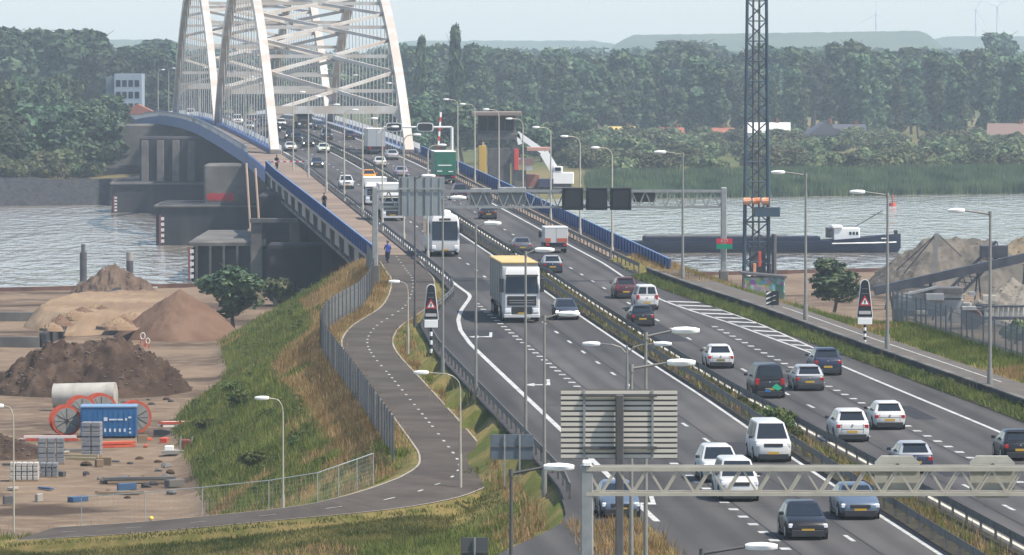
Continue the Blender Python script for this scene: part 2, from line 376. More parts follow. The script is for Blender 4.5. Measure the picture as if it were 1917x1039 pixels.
# rock revetment on the left of the far bank
mb = MB(); A = []; B = []; C2 = []
for i in range(0, 60):
    x = -170+i*2.2; y = farY(x); A.append((x, y-6, -.5)); B.append((x, y+1.5+random.uniform(-.3,.3), 2.6+random.uniform(-.2,.2))); C2.append((x, y+6, 4.6+random.uniform(-.25,.25)))
mb.strip(A, B); mb.strip(B, C2); mb.strip(C2, [(x, y+10, 3.2) for x, y, z in C2])
struct(mb.build('rock_revetment', mat('basalt', (.022,.022,.026), .9, col2=(.05,.05,.053), scale=1.4, bump=.2, bscale=1.5)))

# ------------------------------------------------------------------ motorway
YS = list(np.arange(150, 560, 4.0))+list(np.arange(560, 1500, 8.0))+list(np.arange(1500, 2000, 25.0))
mw = strips('motorway', (lambda y: LEFT_RAIL(y)-.25, lambda y: RIGHT_RAIL(y)-(.9 if y < 480 else .05)), YS, ASPH)
_uv = mw.data.uv_layers.new(name='UVMap')
_n = len(YS)
for lp in mw.data.loops:
    i = lp.vertex_index; y = YS[i % _n]; _uv.data[lp.index].uv = ((LEFT_RAIL(y)-.25) if i < _n else (RIGHT_RAIL(y)-(.9 if y < 480 else .05)), y)
def para(name, off0, off1, y0, y1, m=WHITE, dz=.012, n=2, parent=mw):
    ys = np.linspace(y0, y1, n); f0 = off0 if callable(off0) else (lambda y: off0); f1 = off1 if callable(off1) else (lambda y: off1)
    mb = MB(); mb.strip([RP(y, f0(y), dz) for y in ys], [RP(y, f1(y), dz) for y in ys]); return mb.build(name, m, parent)
LL = table([(200, -1.95), (290, -1.5), (340, -1.15), (1400, -1.05)], 4)
RL = table([(200, 1.95), (290, 1.55), (340, 1.1), (1400, 1.05)], 4)
LE = table([(242, -11.2), (300, -10.95), (395, -10.9), (412, -10.6), (426, -10.0), (440, -9.0), (449, -8.2), (458, -7.4), (463, -7.15), (477, -7.35), (520, -7.55), (1400, -7.8)], 1)
REo = table([(180, 11.5), (240, 11.3), (310, 10.9), (384, 9.9), (420, 8.5), (440, 7.2), (455, 6.5), (480, 6.6), (520, 7.2), (1400, 7.6)], 2)
yl = list(np.arange(180, 1300, 6.0))
para('edge_line', lambda y: LL(y)-.12, lambda y: LL(y)+.08, 180, 1300, n=240)
para('edge_line', lambda y: RL(y)-.08, lambda y: RL(y)+.12, 180, 1300, n=240, m=mat('road_paint_warm', (.5,.47,.38), .7))
para('edge_line', lambda y: LE(y)-.16, lambda y: LE(y)+.12, 250, 1250, n=420)
para('edge_line', lambda y: REo(y)-.1, lambda y: REo(y)+.12, 180, 1250, n=300)
DL = lambda y: -4.35; DR = lambda y: 3.75 if y > 340 else 3.75+(340-y)*.006
y = 168.0
while y < 1180:
    para('lane_dash', lambda t: DL(t)-.09, lambda t: DL(t)+.09, y, y+3); para('lane_dash', lambda t: DR(t)-.09, lambda t: DR(t)+.09, y+4, y+7); y += 12
y = 176.0
while y < 470:                                           # block markings beside the exit lane and the merging lane
    if y < 452: para('block_mark', -7.62, -7.22, y, y+1.0)
    if y < 420: para('block_mark', 6.7, 7.1, y, y+1.0)
    y += 4
# hatched nose on the right
hx0, hx1 = 455.0, 372.0
def HL(y): return REo(y)+.2
def HR(y): return HL(y)+2.5*max(0, min(1, (y-hx1)/(455-372)))**.8
for k in range(14):
    y0 = hx0-2-k*5.8
    mb = MB(); mb.add([RP(y0, HL(y0), .014), RP(y0-1.6, HL(y0-1.6), .014), RP(y0-3.2, HR(y0-3.2), .014), RP(y0-1.6, HR(y0-1.6), .014)], [(0,1,2,3)]); mb.build('hatch_mark', WHITE, mw)
para('edge_line', lambda y: HR(y)-.05, lambda y: HR(y)+.13, hx1, hx0, n=40)
# turn arrows in the exit lane
def arrow(px, py):
    c = road_hit(px, py); mb = MB(); x, yv = c.x, c.y
    def P(dx, dy): return (x+dx, yv+dy, ZR(yv+dy)+.013)
    mb.add([P(.1,-3), P(.3,-3), P(.3,3), P(.1,3)], [(0,1,2,3)]); mb.add([P(.1,-3), P(.1,-1.8), P(-.7,-2.2), P(-.7,-2.9)], [(0,1,2,3)]); mb.add([P(-.6,-.9), P(-.6,-4.0), P(-1.25,-2.6)], [(0,1,2)])
    mb.build('arrow_mark', WHITE, mw)
arrow(913, 627); arrow(1020, 716); arrow(1212, 935)
# repaired patches and lane seams
PATCH = mat('road_patch', (.034,.034,.039), .9, col2=(.045,.045,.05), scale=1.5)
for off, y0, y1, w in ((-9.4, 402, 412, 2.4), (-5.9, 330, 341, 2.6), (2.4, 398, 420, 2.2), (5.2, 352, 361, 2.6), (-2.7, 288, 300, 2.4), (5.4, 276, 282, 2.7), (-6.0, 470, 492, 2.6), (2.3, 520, 560, 2.3), (8.6, 318, 330, 1.2), (-2.6, 560, 610, 2.2)): para('repair_patch', off-w/2, off+w/2, y0, y1, m=PATCH, dz=.006)
for off in (-7.1, -4.0, 3.45, 6.55): para('lane_seam', off-.035, off+.035, 190, 760, m=PATCH, dz=.007, n=120)
# grassy gore between exit ramp and lanes at the near end
mb = MB(); pts = [(250.5, -11.7), (244, -12.3), (236, -13.6), (226, -15.2), (214, -17.5), (200, -20), (200, -12.5), (214, -12.1), (226, -11.9), (238, -11.8)]
mb.add([RP(a, b_, .05) for a, b_ in pts], [tuple(range(len(pts)))]); 
GRASSG = mat('verge_soil', (.10,.10,.03), .95, col2=(.19,.145,.06), scale=.9)
struct(mb.build('gore_verge', GRASSG))
# median strip: dark soil and weeds between two rails
strips('median_strip', (lambda y: LL(y)+.35, lambda y: RL(y)-.35), list(np.arange(160, 1300, 6.0)), mat('median_soil', (.03,.028,.024), .95, col2=(.055,.05,.036), scale=1.2, bump=.1, bscale=3), .05)
def rail(name, off, y0, y1, label, top=.75, step=3.0, both=False, m=GALV_D):
    o = thing(name, label, 'guard rail', RP(y0, off(y0), 0)); ys = list(np.arange(y0, y1, step))+[y1]
    mb = MB()
    for s in ((-.09, .09) if both else (0,)):
        A = [[RP(y, off(y)+s+dx, dz) for dx, dz in ((-.04, top-.31), (.04, top-.27), (.0, top-.16), (.04, top-.04), (-.04, top))] for y in ys]
        mb.loft(A, cap=True, closed=True)
    mb.build('beam', m, o, True)
    mb = MB()
    for y in np.arange(y0+.5, y1, 4.0): p = RP(y, off(y), 0); mb.box(p.x-.05, p.x+.05, p.y-.06, p.y+.06, p.z-.2, p.z+top-.05)
    q = mb.build('post_row', GALV_D, o, True); q['kind'] = 'stuff'; return o
rail('guard_rail', lambda y: LL(y)+.55, 180, 1290, 'dark steel guard rail along the left side of the median', both=False)
rail('guard_rail', lambda y: RL(y)-.5, 180, 1290, 'dark steel guard rail along the right side of the median')
rail('guard_rail', lambda y: LEFT_RAIL(y)+.1, 262, 474, 'curving guard rail between exit lane and cycle path verge')
rail('guard_rail', lambda y: LEFT_RAIL(y)+.1, 476, 850, 'dark guard rail between bridge cycle path and oncoming lanes', top=.85)
rail('guard_rail', lambda y: RIGHT_RAIL(y)-.05, 500, 850, 'dark guard rail between departing lanes and right bridge footway', top=.85)
# low parapet wall with its planted foot on the right
o = thing('parapet_wall', 'long low concrete parapet wall right of the motorway', 'wall', RP(250, RIGHT_RAIL(250), 0)); mb = MB(); ysw = list(np.arange(190, 500, 5.0))
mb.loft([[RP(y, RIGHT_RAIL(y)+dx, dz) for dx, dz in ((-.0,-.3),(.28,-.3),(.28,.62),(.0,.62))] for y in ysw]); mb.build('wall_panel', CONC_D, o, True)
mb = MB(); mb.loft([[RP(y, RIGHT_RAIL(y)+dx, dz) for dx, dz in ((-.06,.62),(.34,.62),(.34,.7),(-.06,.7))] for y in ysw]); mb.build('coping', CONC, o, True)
mb = MB(); mb.strip([RP(y, RIGHT_RAIL(y)-1.5, .03) for y in ysw], [RP(y, RIGHT_RAIL(y)-.02, .3) for y in ysw]); struct(mb.build('planted_strip', mat('strip_soil', (.025,.035,.012), .95, col2=(.05,.05,.02), scale=1)))
# paved path right of the parapet
mb = MB(); mb.strip([RP(y, RIGHT_RAIL(y)+.3, .44) for y in ysw], [RP(y, RIGHT_RAIL(y)+3.1, .44) for y in ysw]); sp = struct(mb.build('service_path', mat('path_grey', (.10,.09,.08), .9, col2=(.125,.113,.1), scale=.7)))
mb = MB(); mb.strip([RP(y, RIGHT_RAIL(y)+2.05, .452) for y in np.arange(345, 440, 5.)], [RP(y, RIGHT_RAIL(y)+2.17, .452) for y in np.arange(345, 440, 5.)]); mb.build('edge_line', WHITE, sp)

# ------------------------------------------------------------------ cycle path
W2 = 1.75
def _low(i): return max(0.0, min(1.0, (i-_tip+8)/14.0))
PW = [W2+.55*_low(i) for i in range(len(PATHC))]; BK = [.30*_low(i) for i in range(len(PATHC))]
def side(i, s, out=0.0, dz=0.0):                         # a point beside the path's axis; the lower limb is banked
    q = PATHC[i]+PATHN[i]*(s*(PW[i]+out)); q.z += dz-s*BK[i]*.5*(1+out/PW[i]); return q
for s in (1, -1):                                        # sloping soil shoulders carry the path into the bank
    rg = range(10, len(PATHC)); A = [side(i, s, 0, -.02) for i in rg]; B = [side(i, s, .35, -.07) for i in rg]; C3 = [side(i, s, 1.3, -.55) for i in rg]
    mb = MB(); mb.strip(A, B); mb.strip(B, C3); struct(mb.build('path_shoulder', GRASSG))
mb = MB(); mb.strip([side(i, 1) for i in range(len(PATHC))], [side(i, -1) for i in range(len(PATHC))]); cp = struct(mb.build('cycle_path', PATHM))
PALE = mat('path_edge', (.3,.27,.23), .8)
for s in (1, -1):
    a = [side(i, s, 0, .012) for i in range(12, len(PATHC))]; b_ = [side(i, s, -.1, .012) for i in range(12, len(PATHC))]
    mb = MB(); mb.strip(a, b_); mb.build('edge_line', PALE, cp)
for i in range(4, len(PATHC)-2, 3):
    p, n = PATHC[i], PATHN[i]; d = Vector((n.y, -n.x, 0)); d.z = (PATHC[i+1].z-PATHC[i].z)/max(.1, (PATHC[i+1]-PATHC[i]).length); u = Vector((0,0,.014))
    mb = MB(); mb.add([p+n*.07+u, p-n*.07+u, p-n*.07+d*.8+u, p+n*.07+d*.8+u], [(0,1,2,3)]); mb.build('centre_dash', WHITE, cp)
# ------------------------------------------------------------------ bridge
DLo = table([(500, -11.9), (526, -12.0), (650, -13.0), (760, -13.8), (867, -13.6), (1037, -13.0), (1400, -13.0)], 4)
DRo = lambda y: 11.2
VY = list(np.arange(524, 851, 6.0))
BRICKP = mat('footway_paving', (.21,.16,.125), .9, col2=(.26,.2,.155), scale=.5, col3=(.17,.135,.11), scale3=.12)
fw = strips('bridge_cycle_path', (lambda y: DLo(y)+.25, lambda y: LEFT_RAIL(y)-.35), list(np.arange(536, 1300, 6.0)), BRICKP, .02)
strips('bridge_footway', (lambda y: RIGHT_RAIL(y)+.15, lambda y: DRo(y)-.15), list(np.arange(492, 1300, 6.0)), BRICKP, .02)
for k in range(9): para('path_joint', lambda y: DLo(y)+.6, lambda y: LEFT_RAIL(y)-.6, 548+k*26, 548.8+k*26, m=mat('joint_dark', (.12,.1,.09), .9), dz=.03, parent=fw)
o = thing('approach_viaduct', 'grey concrete approach viaduct with panelled edge beam carrying the road', 'viaduct', RP(526, -12, -8))
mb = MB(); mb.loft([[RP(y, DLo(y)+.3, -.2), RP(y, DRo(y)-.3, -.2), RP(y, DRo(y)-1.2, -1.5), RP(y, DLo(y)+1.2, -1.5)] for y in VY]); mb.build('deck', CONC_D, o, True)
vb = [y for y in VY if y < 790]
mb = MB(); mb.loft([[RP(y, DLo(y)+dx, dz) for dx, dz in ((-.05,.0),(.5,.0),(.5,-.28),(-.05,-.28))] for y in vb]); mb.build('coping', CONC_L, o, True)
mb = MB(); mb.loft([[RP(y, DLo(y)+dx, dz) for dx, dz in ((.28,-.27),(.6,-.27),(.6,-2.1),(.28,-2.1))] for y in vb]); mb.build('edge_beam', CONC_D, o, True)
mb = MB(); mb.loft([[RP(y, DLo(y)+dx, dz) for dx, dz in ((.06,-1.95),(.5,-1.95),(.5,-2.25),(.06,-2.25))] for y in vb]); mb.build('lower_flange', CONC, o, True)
for k, y0 in enumerate(np.arange(530, 782, 19.4)):       # recessed pale panels between brackets
    mb = MB(); mb.loft([[RP(y, DLo(y)+dx, dz) for dx, dz in ((.2,-.5),(.3,-.5),(.3,-1.7),(.2,-1.7))] for y in (y0+4, y0+13)]); mb.build('panel', CONC_L, o, True)
    mb = MB(); mb.loft([[RP(y, DLo(y)+dx, dz) for dx, dz in ((.02,-.28),(.4,-.28),(.4,-1.95),(.12,-1.95))] for y in (y0, y0+1.6)]); mb.build('bracket', CONC, o, True)
for Y0 in (548, 575, 606, 640, 674, 704):
    x0 = CX(Y0)+DLo(Y0)+.9; x1 = CX(Y0)+10; zt = ZR(Y0)-1.5; mb = MB(); mb.box(x0, x1, Y0, Y0+1.4, 1.5, zt)
    mb.box(x0-.25, x0+.7, Y0-.2, Y0+1.6, 1.5, zt-.6); mb.build('pier', CONC_D, o, True)
mb = MB(); x0 = CX(538)+DLo(538)+.4; mb.box(x0, x0+22, 531, 536, 1.5, ZR(533)-1.5); mb.build('abutment', CONC_D, o, True)
# side rooms and low walls under the viaduct
mb = MB(); a = G(505, 540, 2.0); mb.box(a.x, a.x+9, a.y, a.y+10, 1.8, 6.2); mb.box(a.x-.2, a.x+9.2, a.y-.2, a.y+10.2, 6.2, 6.6); mb.build('machine_room', CONC_D, o, True)

def pier(name, label, parts, loc):
    o = thing(name, label, 'bridge pier', loc)
    for nm, (x0, x1, y0, y1, z0, z1), m, c in parts:
        mb = MB(); mb.cbox(x0, x1, y0, y1, z0, z1, c); mb.build(nm, m, o, True)
    return o
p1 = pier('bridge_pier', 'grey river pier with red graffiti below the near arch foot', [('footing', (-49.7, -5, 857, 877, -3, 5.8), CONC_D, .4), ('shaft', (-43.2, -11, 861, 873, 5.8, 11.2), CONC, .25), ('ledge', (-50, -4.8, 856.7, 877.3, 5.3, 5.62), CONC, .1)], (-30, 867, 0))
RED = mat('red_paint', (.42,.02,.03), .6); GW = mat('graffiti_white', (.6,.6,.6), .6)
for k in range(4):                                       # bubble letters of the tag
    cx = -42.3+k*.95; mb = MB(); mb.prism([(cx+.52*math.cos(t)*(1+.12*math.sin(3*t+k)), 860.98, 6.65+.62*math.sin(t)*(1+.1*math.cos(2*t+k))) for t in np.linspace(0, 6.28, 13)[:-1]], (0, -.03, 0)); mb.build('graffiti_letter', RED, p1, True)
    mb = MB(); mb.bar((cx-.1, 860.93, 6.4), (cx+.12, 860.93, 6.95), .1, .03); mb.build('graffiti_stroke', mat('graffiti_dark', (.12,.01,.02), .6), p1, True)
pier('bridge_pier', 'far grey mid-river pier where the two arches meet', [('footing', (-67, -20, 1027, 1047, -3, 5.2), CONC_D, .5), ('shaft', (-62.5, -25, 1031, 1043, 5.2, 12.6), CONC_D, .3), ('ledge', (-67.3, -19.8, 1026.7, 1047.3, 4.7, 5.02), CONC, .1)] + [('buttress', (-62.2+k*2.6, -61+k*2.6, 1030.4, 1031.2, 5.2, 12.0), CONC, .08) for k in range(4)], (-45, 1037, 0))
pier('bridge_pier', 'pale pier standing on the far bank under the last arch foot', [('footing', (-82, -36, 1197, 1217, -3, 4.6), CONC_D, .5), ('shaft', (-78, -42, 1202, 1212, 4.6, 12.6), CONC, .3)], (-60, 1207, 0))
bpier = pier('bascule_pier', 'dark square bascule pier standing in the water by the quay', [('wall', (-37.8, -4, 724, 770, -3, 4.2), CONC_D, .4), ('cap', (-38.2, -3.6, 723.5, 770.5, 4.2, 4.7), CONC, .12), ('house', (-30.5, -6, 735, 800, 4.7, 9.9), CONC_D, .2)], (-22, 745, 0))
for k in range(5):
    mb = MB(); mb.box(-37.3+k*1.6, -37.05+k*1.6, 723.3, 724.05, -1, 4.2); mb.build('fender_pile', GALV_D, bpier, True)
# red-white gauge boards and poles at the pier edges
def gauge(px, y0, y1, Y, label):
    a = at(px, y1, Y); b_ = at(px, y0, Y); o = thing('water_gauge', label, 'gauge', (a.x, a.y, a.z)); h = b_.z-a.z; mb = MB(); mb.box(-.12, .12, -.08, .08, 0, h); mb.build('board', mat('gauge_red', (.2,.05,.05), .7), o)
    for k in range(5): mb = MB(); mb.box(.12, .55, -.06, .06, h*(.05+.19*k), h*(.05+.19*k+.11)); mb.build('band', GW, o)
gauge(300, 402, 457, 856, 'slender red and white depth gauge at the graffiti pier'); gauge(354, 462, 524, 722, 'dark red and white depth gauge at the bascule pier')
gauge(213, 366, 397, 1026, 'small pale depth gauge at the far mid-river pier')
for k, (px, t, b_, Y) in enumerate(((461, 305, 432, 718), (478, 315, 432, 718))):
    a = at(px, t, Y); c = at(px+8, b_, Y); mb = MB(); mb.tube((0, 0, 0), (a.x-c.x, 0, a.z-c.z), .13, .13, 7); mb.box(-.3, .3, -.3, .3, -.05, .25)
    q = mb.build('guide_pole', mat('pink_pole', (.5,.36,.28), .6)); q.location = c; tag(q, ('leaning pink-grey pole beside the bascule pier, left one', 'leaning pink-grey pole beside the bascule pier, right one')[k], 'pole')
o = thing('inspection_platform', 'steel inspection platform on concrete columns beside the viaduct', 'platform', G(480, 540, 2.0)); yb = 690
for px in (480, 551):
    a = at(px, 540, yb); mb = MB(); mb.box(a.x-.6, a.x+.6, yb, yb+1.5, 1.6, 8.0); mb.build('column', CONC, o, True)
a = at(468, 434, yb); b_ = at(558, 434, yb); mb = MB(); mb.box(a.x, b_.x, yb-.3, yb+1.8, 7.9, 8.35); mb.build('beam', GALV_D, o, True)
mb = MB(); mb.box(at(497,0,yb).x, at(540,0,yb).x, yb+.6, yb+1, 1.6, 6.9); mb.build('infill_wall', CONC_D, o, True)

# river span: blue main girders, deck, arches
def span(Y0, label):
    Ln = 170.0; Y1 = Y0+Ln; A = Vector((CX(Y0), Y0, ZR(Y0))); B = Vector((CX(Y1), Y1, ZR(Y1)))
    o = thing('arch_span', label, 'arch bridge', (A.x, A.y, A.z))
    def Q(t, off, h=None):
        x = A.x+(B.x-A.x)*t/Ln; y = Y0+t; z = A.z+(B.z-A.z)*t/Ln
        if h is None: h = 4*26.0*t*(Ln-t)/Ln**2
        return Vector((x+off, y, z+h))
    ts = np.concatenate([np.linspace(0, 20, 9), np.linspace(20, 150, 29)[1:], np.linspace(150, 170, 9)[1:]])
    for s in (-1, 1):
        rings = []
        for t in ts:
            d = Q(min(t+.5, Ln), 0)-Q(max(t-.5, 0), 0); n = Vector((0, -d.z, d.y)).normalized(); c = Q(t, s*9.5); w = .62; dp = 1.0
            if t < 12 or t > 158: dp = .8+.2*min(t, Ln-t)/12
            rings.append([c+Vector((-w,0,0))-n*dp, c+Vector((w,0,0))-n*dp, c+Vector((w,0,0))+n*dp, c+Vector((-w,0,0))+n*dp])
        mb = MB(); mb.loft(rings); mb.build('rib', CREAM, o, True)
        for k in range(21):
            t = 9+k*7.6; h = 4*26.0*t*(Ln-t)/Ln**2-.9
            if h > 2: 
                mb = MB()
                for dy in (-.35, .35): mb.tube(Q(t, s*9.5, .3)+Vector((0,dy,0)), Q(t, s*9.5, h)+Vector((0,dy,0)), .06, .06, 5)
                mb.build('hanger', mat('hanger_steel', (.36,.35,.335), .5, .1), o, True)
        mb = MB(); zs = np.linspace(0, Ln, 24)
        mb.loft([[Vector((CX(Y0+t)+s*9.5+dx, Y0+t, ZR(Y0+t)+dz)) for dx, dz in ((-.5,.55),(.5,.55),(.5,-1.9),(-.5,-1.9))] for t in zs]); mb.build('main_girder', BLUE, o, True)
    nodes = [10.5, 21, 31.5, 42.5, 54, 66, 78, 92, 104, 116, 127.5, 138.5, 149, 159.5]
    for t in (10.5, 159.5):                              # portal beams with rounded haunches
        mb = MB(); c = Q(t, 0); mb.box(c.x-9.0, c.x+9.0, c.y-.5, c.y+.5, c.z-.55, c.z+.55)
        for s in (-1, 1): mb.prism([(c.x+s*9.0, c.y-.45, c.z-.5), (c.x+s*9.0, c.y-.45, c.z-2.0), (c.x+s*8.4, c.y-.45, c.z-1.15), (c.x+s*7.5, c.y-.45, c.z-.5)], (0, .9, 0))
        mb.build('portal_beam', CREAM, o, True)
    for a_, b_ in zip(nodes[:-1], nodes[1:]):
        m_ = .5*(a_+b_)
        for s in (-1, 1): mb = MB(); mb.bar(Q(a_, -s*9.0), Q(b_, s*9.0), .48, .46); mb.build('diagonal_brace', CREAM, o, True)
        mb = MB(); mb.bar(Q(m_, -9.0)-Vector((0,0,.1)), Q(m_, 9.0)-Vector((0,0,.1)), .45, .5); mb.build('cross_beam', CREAM, o, True)
        c = Q(m_, 0); mb = MB(); mb.box(c.x-1.1, c.x+1.1, c.y-.5, c.y+.5, c.z-.34, c.z+.3); mb.build('gusset', CREAM, o, True)
    zs = np.linspace(0, Ln, 24)
    mb = MB(); mb.loft([[RP(Y0+t, DLo(Y0+t)+.2, -.1), RP(Y0+t, 11.2, -.1), RP(Y0+t, 10.4, -.9), RP(Y0+t, DLo(Y0+t)+1.2, -.9)] for t in zs]); mb.build('deck', CONC_D, o, True)
    mb = MB(); mb.loft([[RP(Y0+t, DLo(Y0+t)+dx, dz) for dx, dz in ((0,.25),(.22,.25),(.22,-1.5),(0,-1.5))] for t in zs]); mb.build('edge_girder', BLUE, o, True)
    mb = MB(); mb.loft([[RP(Y0+t, 11.2+dx, dz) for dx, dz in ((-.2,.25),(.0,.25),(.0,-1.3),(-.2,-1.3))] for t in zs]); mb.build('edge_girder', BLUE, o, True)
    for k in range(20):
        t = 4+k*8.5; mb = MB(); mb.box(CX(Y0+t)-9.2, CX(Y0+t)+9.2, Y0+t-.25, Y0+t+.25, ZR(Y0+t)-2.2, ZR(Y0+t)-.9); 
        mb.prism([RP(Y0+t, -9.9, -.9), RP(Y0+t, -9.9, -2.0), RP(Y0+t, DLo(Y0+t)+.3, -1.1), RP(Y0+t, DLo(Y0+t)+.3, -.9)], (0, .3, 0)); mb.build('floor_beam', BLUE, o, True)
    return o
span(867.0, 'near cream steel arch span with cross bracing over the road')
span(1037.0, 'farther cream steel arch span behind the first one')
def deckpart(name, y0, y1, label, m1, m2):
    o = thing(name, label, 'bridge span', RP(y0, 0, -2)); ys = list(np.linspace(y0, y1, max(4, int((y1-y0)/10))))
    mb = MB(); mb.loft([[RP(y, DLo(y)+.2, -.18), RP(y, 11.1, -.18), RP(y, 10.2, -1.6), RP(y, DLo(y)+1.4, -1.6)] for y in ys]); mb.build('deck', m1, o, True)
    for f, s in ((DLo, 0), (lambda y: 11.0, 0)):
        mb = MB(); mb.loft([[RP(y, f(y)+dx, dz) for dx, dz in ((0,.1),(.25,.1),(.25,-1.7),(0,-1.7))] for y in ys]); mb.build('edge_girder', m2, o, True)
    return o
deckpart('bascule_span', 793, 866.5, 'blue movable bascule span between viaduct and near arch', CONC_D, BLUE)
deckpart('end_span', 1207.5, 1500, 'blue edged end span running down to the far bank', CONC_D, BLUE)
# fences of the bridge
def bfence(y0, y1, off, h, label, step, m=BLUE_F, pm=None, z0=.0, th=.05, ph=None):
    o = thing('bridge_fence', label, 'fence', RP(y0, off(y0), 0)); ys = list(np.arange(y0, y1, 4.0))+[y1]
    n = int((y1-y0)//20)+1
    for k in range(n):
        ya = y0+(y1-y0)*k/n; yb = y0+(y1-y0)*(k+1)/n-.12
        mb = MB(); mb.loft([[RP(y, off(y)+dx, dz) for dx, dz in ((-th,z0),(th,z0),(th,z0+h),(-th,z0+h))] for y in np.linspace(ya, yb, 6)]); mb.build('panel', m, o, True)
    mb = MB(); mb.loft([[RP(y, off(y)+dx, dz) for dx, dz in ((-.07,z0+h),(.07,z0+h),(.07,z0+h+.07),(-.07,z0+h+.07))] for y in ys]); mb.build('top_rail', mat('rail_blue_pale', (.12,.2,.36), .5), o, True)
    mb = MB()
    for y in np.arange(y0+.3, y1, step): p = RP(y, off(y), 0); mb.box(p.x-.16, p.x+.16, p.y-.06, p.y+.06, p.z-.1, p.z+(ph or h+.05))
    q = mb.build('post_row', pm or m, o, True); q['kind'] = 'stuff'; return o
bfence(526, 792, lambda y: DLo(y)+.12, 1.15, 'bright blue fence along the outer edge of the left viaduct cycle path', 3.0)
bfence(500, 866, lambda y: 11.05, 1.15, 'long blue panelled fence outside the right footway above the river', 3.0)
WP = mat('white_post', (.66,.66,.64), .5)
bfence(868, 1290, lambda y: 10.9, .7, 'blue railing with pale posts along the right edge of the arches', 3.2, pm=WP, ph=1.5)
bfence(868, 1290, lambda y: -8.7, .5, 'low railing with pale posts between left arch foot and lanes', 4.5, m=GALV_D, pm=WP, ph=1.25)
bfence(868, 1290, lambda y: DLo(y)+.15, .12, 'thin open handrail along the left cantilevered cycle path', 5.0, m=GALV, pm=GALV, z0=.95, th=.03, ph=1.0)
bfence(868, 1290, lambda y: 8.7, .5, 'low dark railing between right arch foot and lanes', 4.5, m=GALV_D, pm=WP, ph=.8)
# barrier booms and portal signals of the movable bridge
def stripes(o, a, b_, r, n=9):
    a = Vector(a); b_ = Vector(b_)
    for k in range(n):
        mb = MB(); mb.bar(a.lerp(b_, k/n), a.lerp(b_, (k+1)/n), r, r); mb.build('band', RED if k % 2 == 0 else GW, o, True)
a = road_hit(483, 318, 0); o = thing('barrier_boom', 'red and white barrier boom across the bridge cycle path', 'barrier', RP(790, DLo(790)+.4, 0))
stripes(o, RP(790, DLo(790)+.6, 1.15), RP(790, LEFT_RAIL(790)-.3, 1.15), .16, 11)
for off in (DLo(790)+.5, LEFT_RAIL(790)-.2): p = RP(790, off, 0); mb = MB(); mb.cbox(p.x-.22, p.x+.22, p.y-.2, p.y+.2, p.z, p.z+1.35, .04); mb.build('housing', GALV, o, True)
o = thing('raised_barrier', 'raised red and white barrier boom beside the right arch foot', 'barrier', RP(800, 8.9, 0)); stripes(o, RP(800, 8.95, 1.0), RP(803, 9.6, 7.2), .2, 10)
p = RP(800, 8.95, 0); mb = MB(); mb.cbox(p.x-.35, p.x+.35, p.y-.3, p.y+.3, p.z, p.z+1.2, .05); mb.build('housing', GALV, o, True)
Yp = 800.0; o = thing('signal_portal', 'white portal with two dark oval signals before the near arch', 'portal', RP(Yp, 10.2, 0))
pr = at(846, 238, Yp); pl = at(718, 243, Yp); mb = MB(); mb.tube((pr.x, Yp, ZR(Yp)), (pr.x, Yp, pr.z), .22, .18, 8); mb.build('post', WP, o, True)
mb = MB(); mb.tube((pr.x, Yp, pr.z), (pl.x, Yp, pr.z), .14, .12, 7); mb.tube((pl.x, Yp, pr.z), (pl.x-.7, Yp, pr.z-.8), .1, .1, 6); mb.build('arm', WP, o, True)
for px in (738, 796):
    c = at(px, 239, Yp); mb = MB(); w, h = .95, .48
    ov = [(c.x+w*max(-1, min(1, 1.25*math.cos(t))), Yp-.35, pr.z+h*max(-1, min(1, 1.25*math.sin(t)))) for t in np.linspace(0, 6.283, 17)[:-1]]
    mb.prism(ov, (0, .25, 0)); mb.build('signal_housing', BLACKP, o, True)
    mb = MB(); mb.prism([(c.x+1.14*(x-c.x), Yp-.3, pr.z+1.22*(z-pr.z)) for x, _, z in ov], (0, .1, 0)); mb.build('white_border', WP, o, True)
# bridge keeper's cabin on the right
c = at(930, 345, 815); o = thing('control_cabin', 'bridge control cabin with flat roof on dark supports right of bridge', 'cabin', (c.x, 815, ZR(815)-4))
X = c.x; Z = ZR(815)
for dx, dy in ((-2.2,-2), (2.2,-2), (2.2,2), (-2.2,2)): mb = MB(); mb.box(X+dx-.25, X+dx+.25, 815+dy-.25, 815+dy+.25, Z-10, Z+3.4); mb.build('column', GALV_D, o, True)
mb = MB(); mb.cbox(X-2.7, X+2.7, 812.3, 818, Z+3.4, Z+4.2, .06); mb.build('floor', GALV_D, o, True)
mb = MB(); mb.cbox(X-2.5, X+2.5, 812.6, 817.8, Z+4.2, Z+6.6, .06); mb.build('wall', CONC, o, True)
for k in range(4): mb = MB(); mb.box(X-2.3+k*1.17, X-1.3+k*1.17, 812.5, 812.58, Z+4.6, Z+6.3); mb.build('window', GLASS, o, True)
mb = MB(); mb.cbox(X-3.3, X+3.3, 811.6, 818.6, Z+6.6, Z+7.1, .08); mb.build('roof', mat('roof_brown', (.22,.18,.16), .8), o, True)
mb = MB(); mb.cbox(X-2.4, X-1.4, 812, 813, Z-2, Z+2.6, .05); mb.build('yellow_cladding', mat('ochre', (.48,.30,.06), .6), o, True)
mb = MB(); mb.cbox(X-1.2, X+1.8, 812.4, 816, Z-3, Z+2.3, .05); mb.build('stair_tower', GALV_D, o, True)
mb = MB(); mb.cbox(X+2.3, X+2.9, 811.8, 812.4, Z-.6, Z+2.2, .04); mb.build('red_panel', mat('red_sign', (.5,.06,.05), .5), o, True)

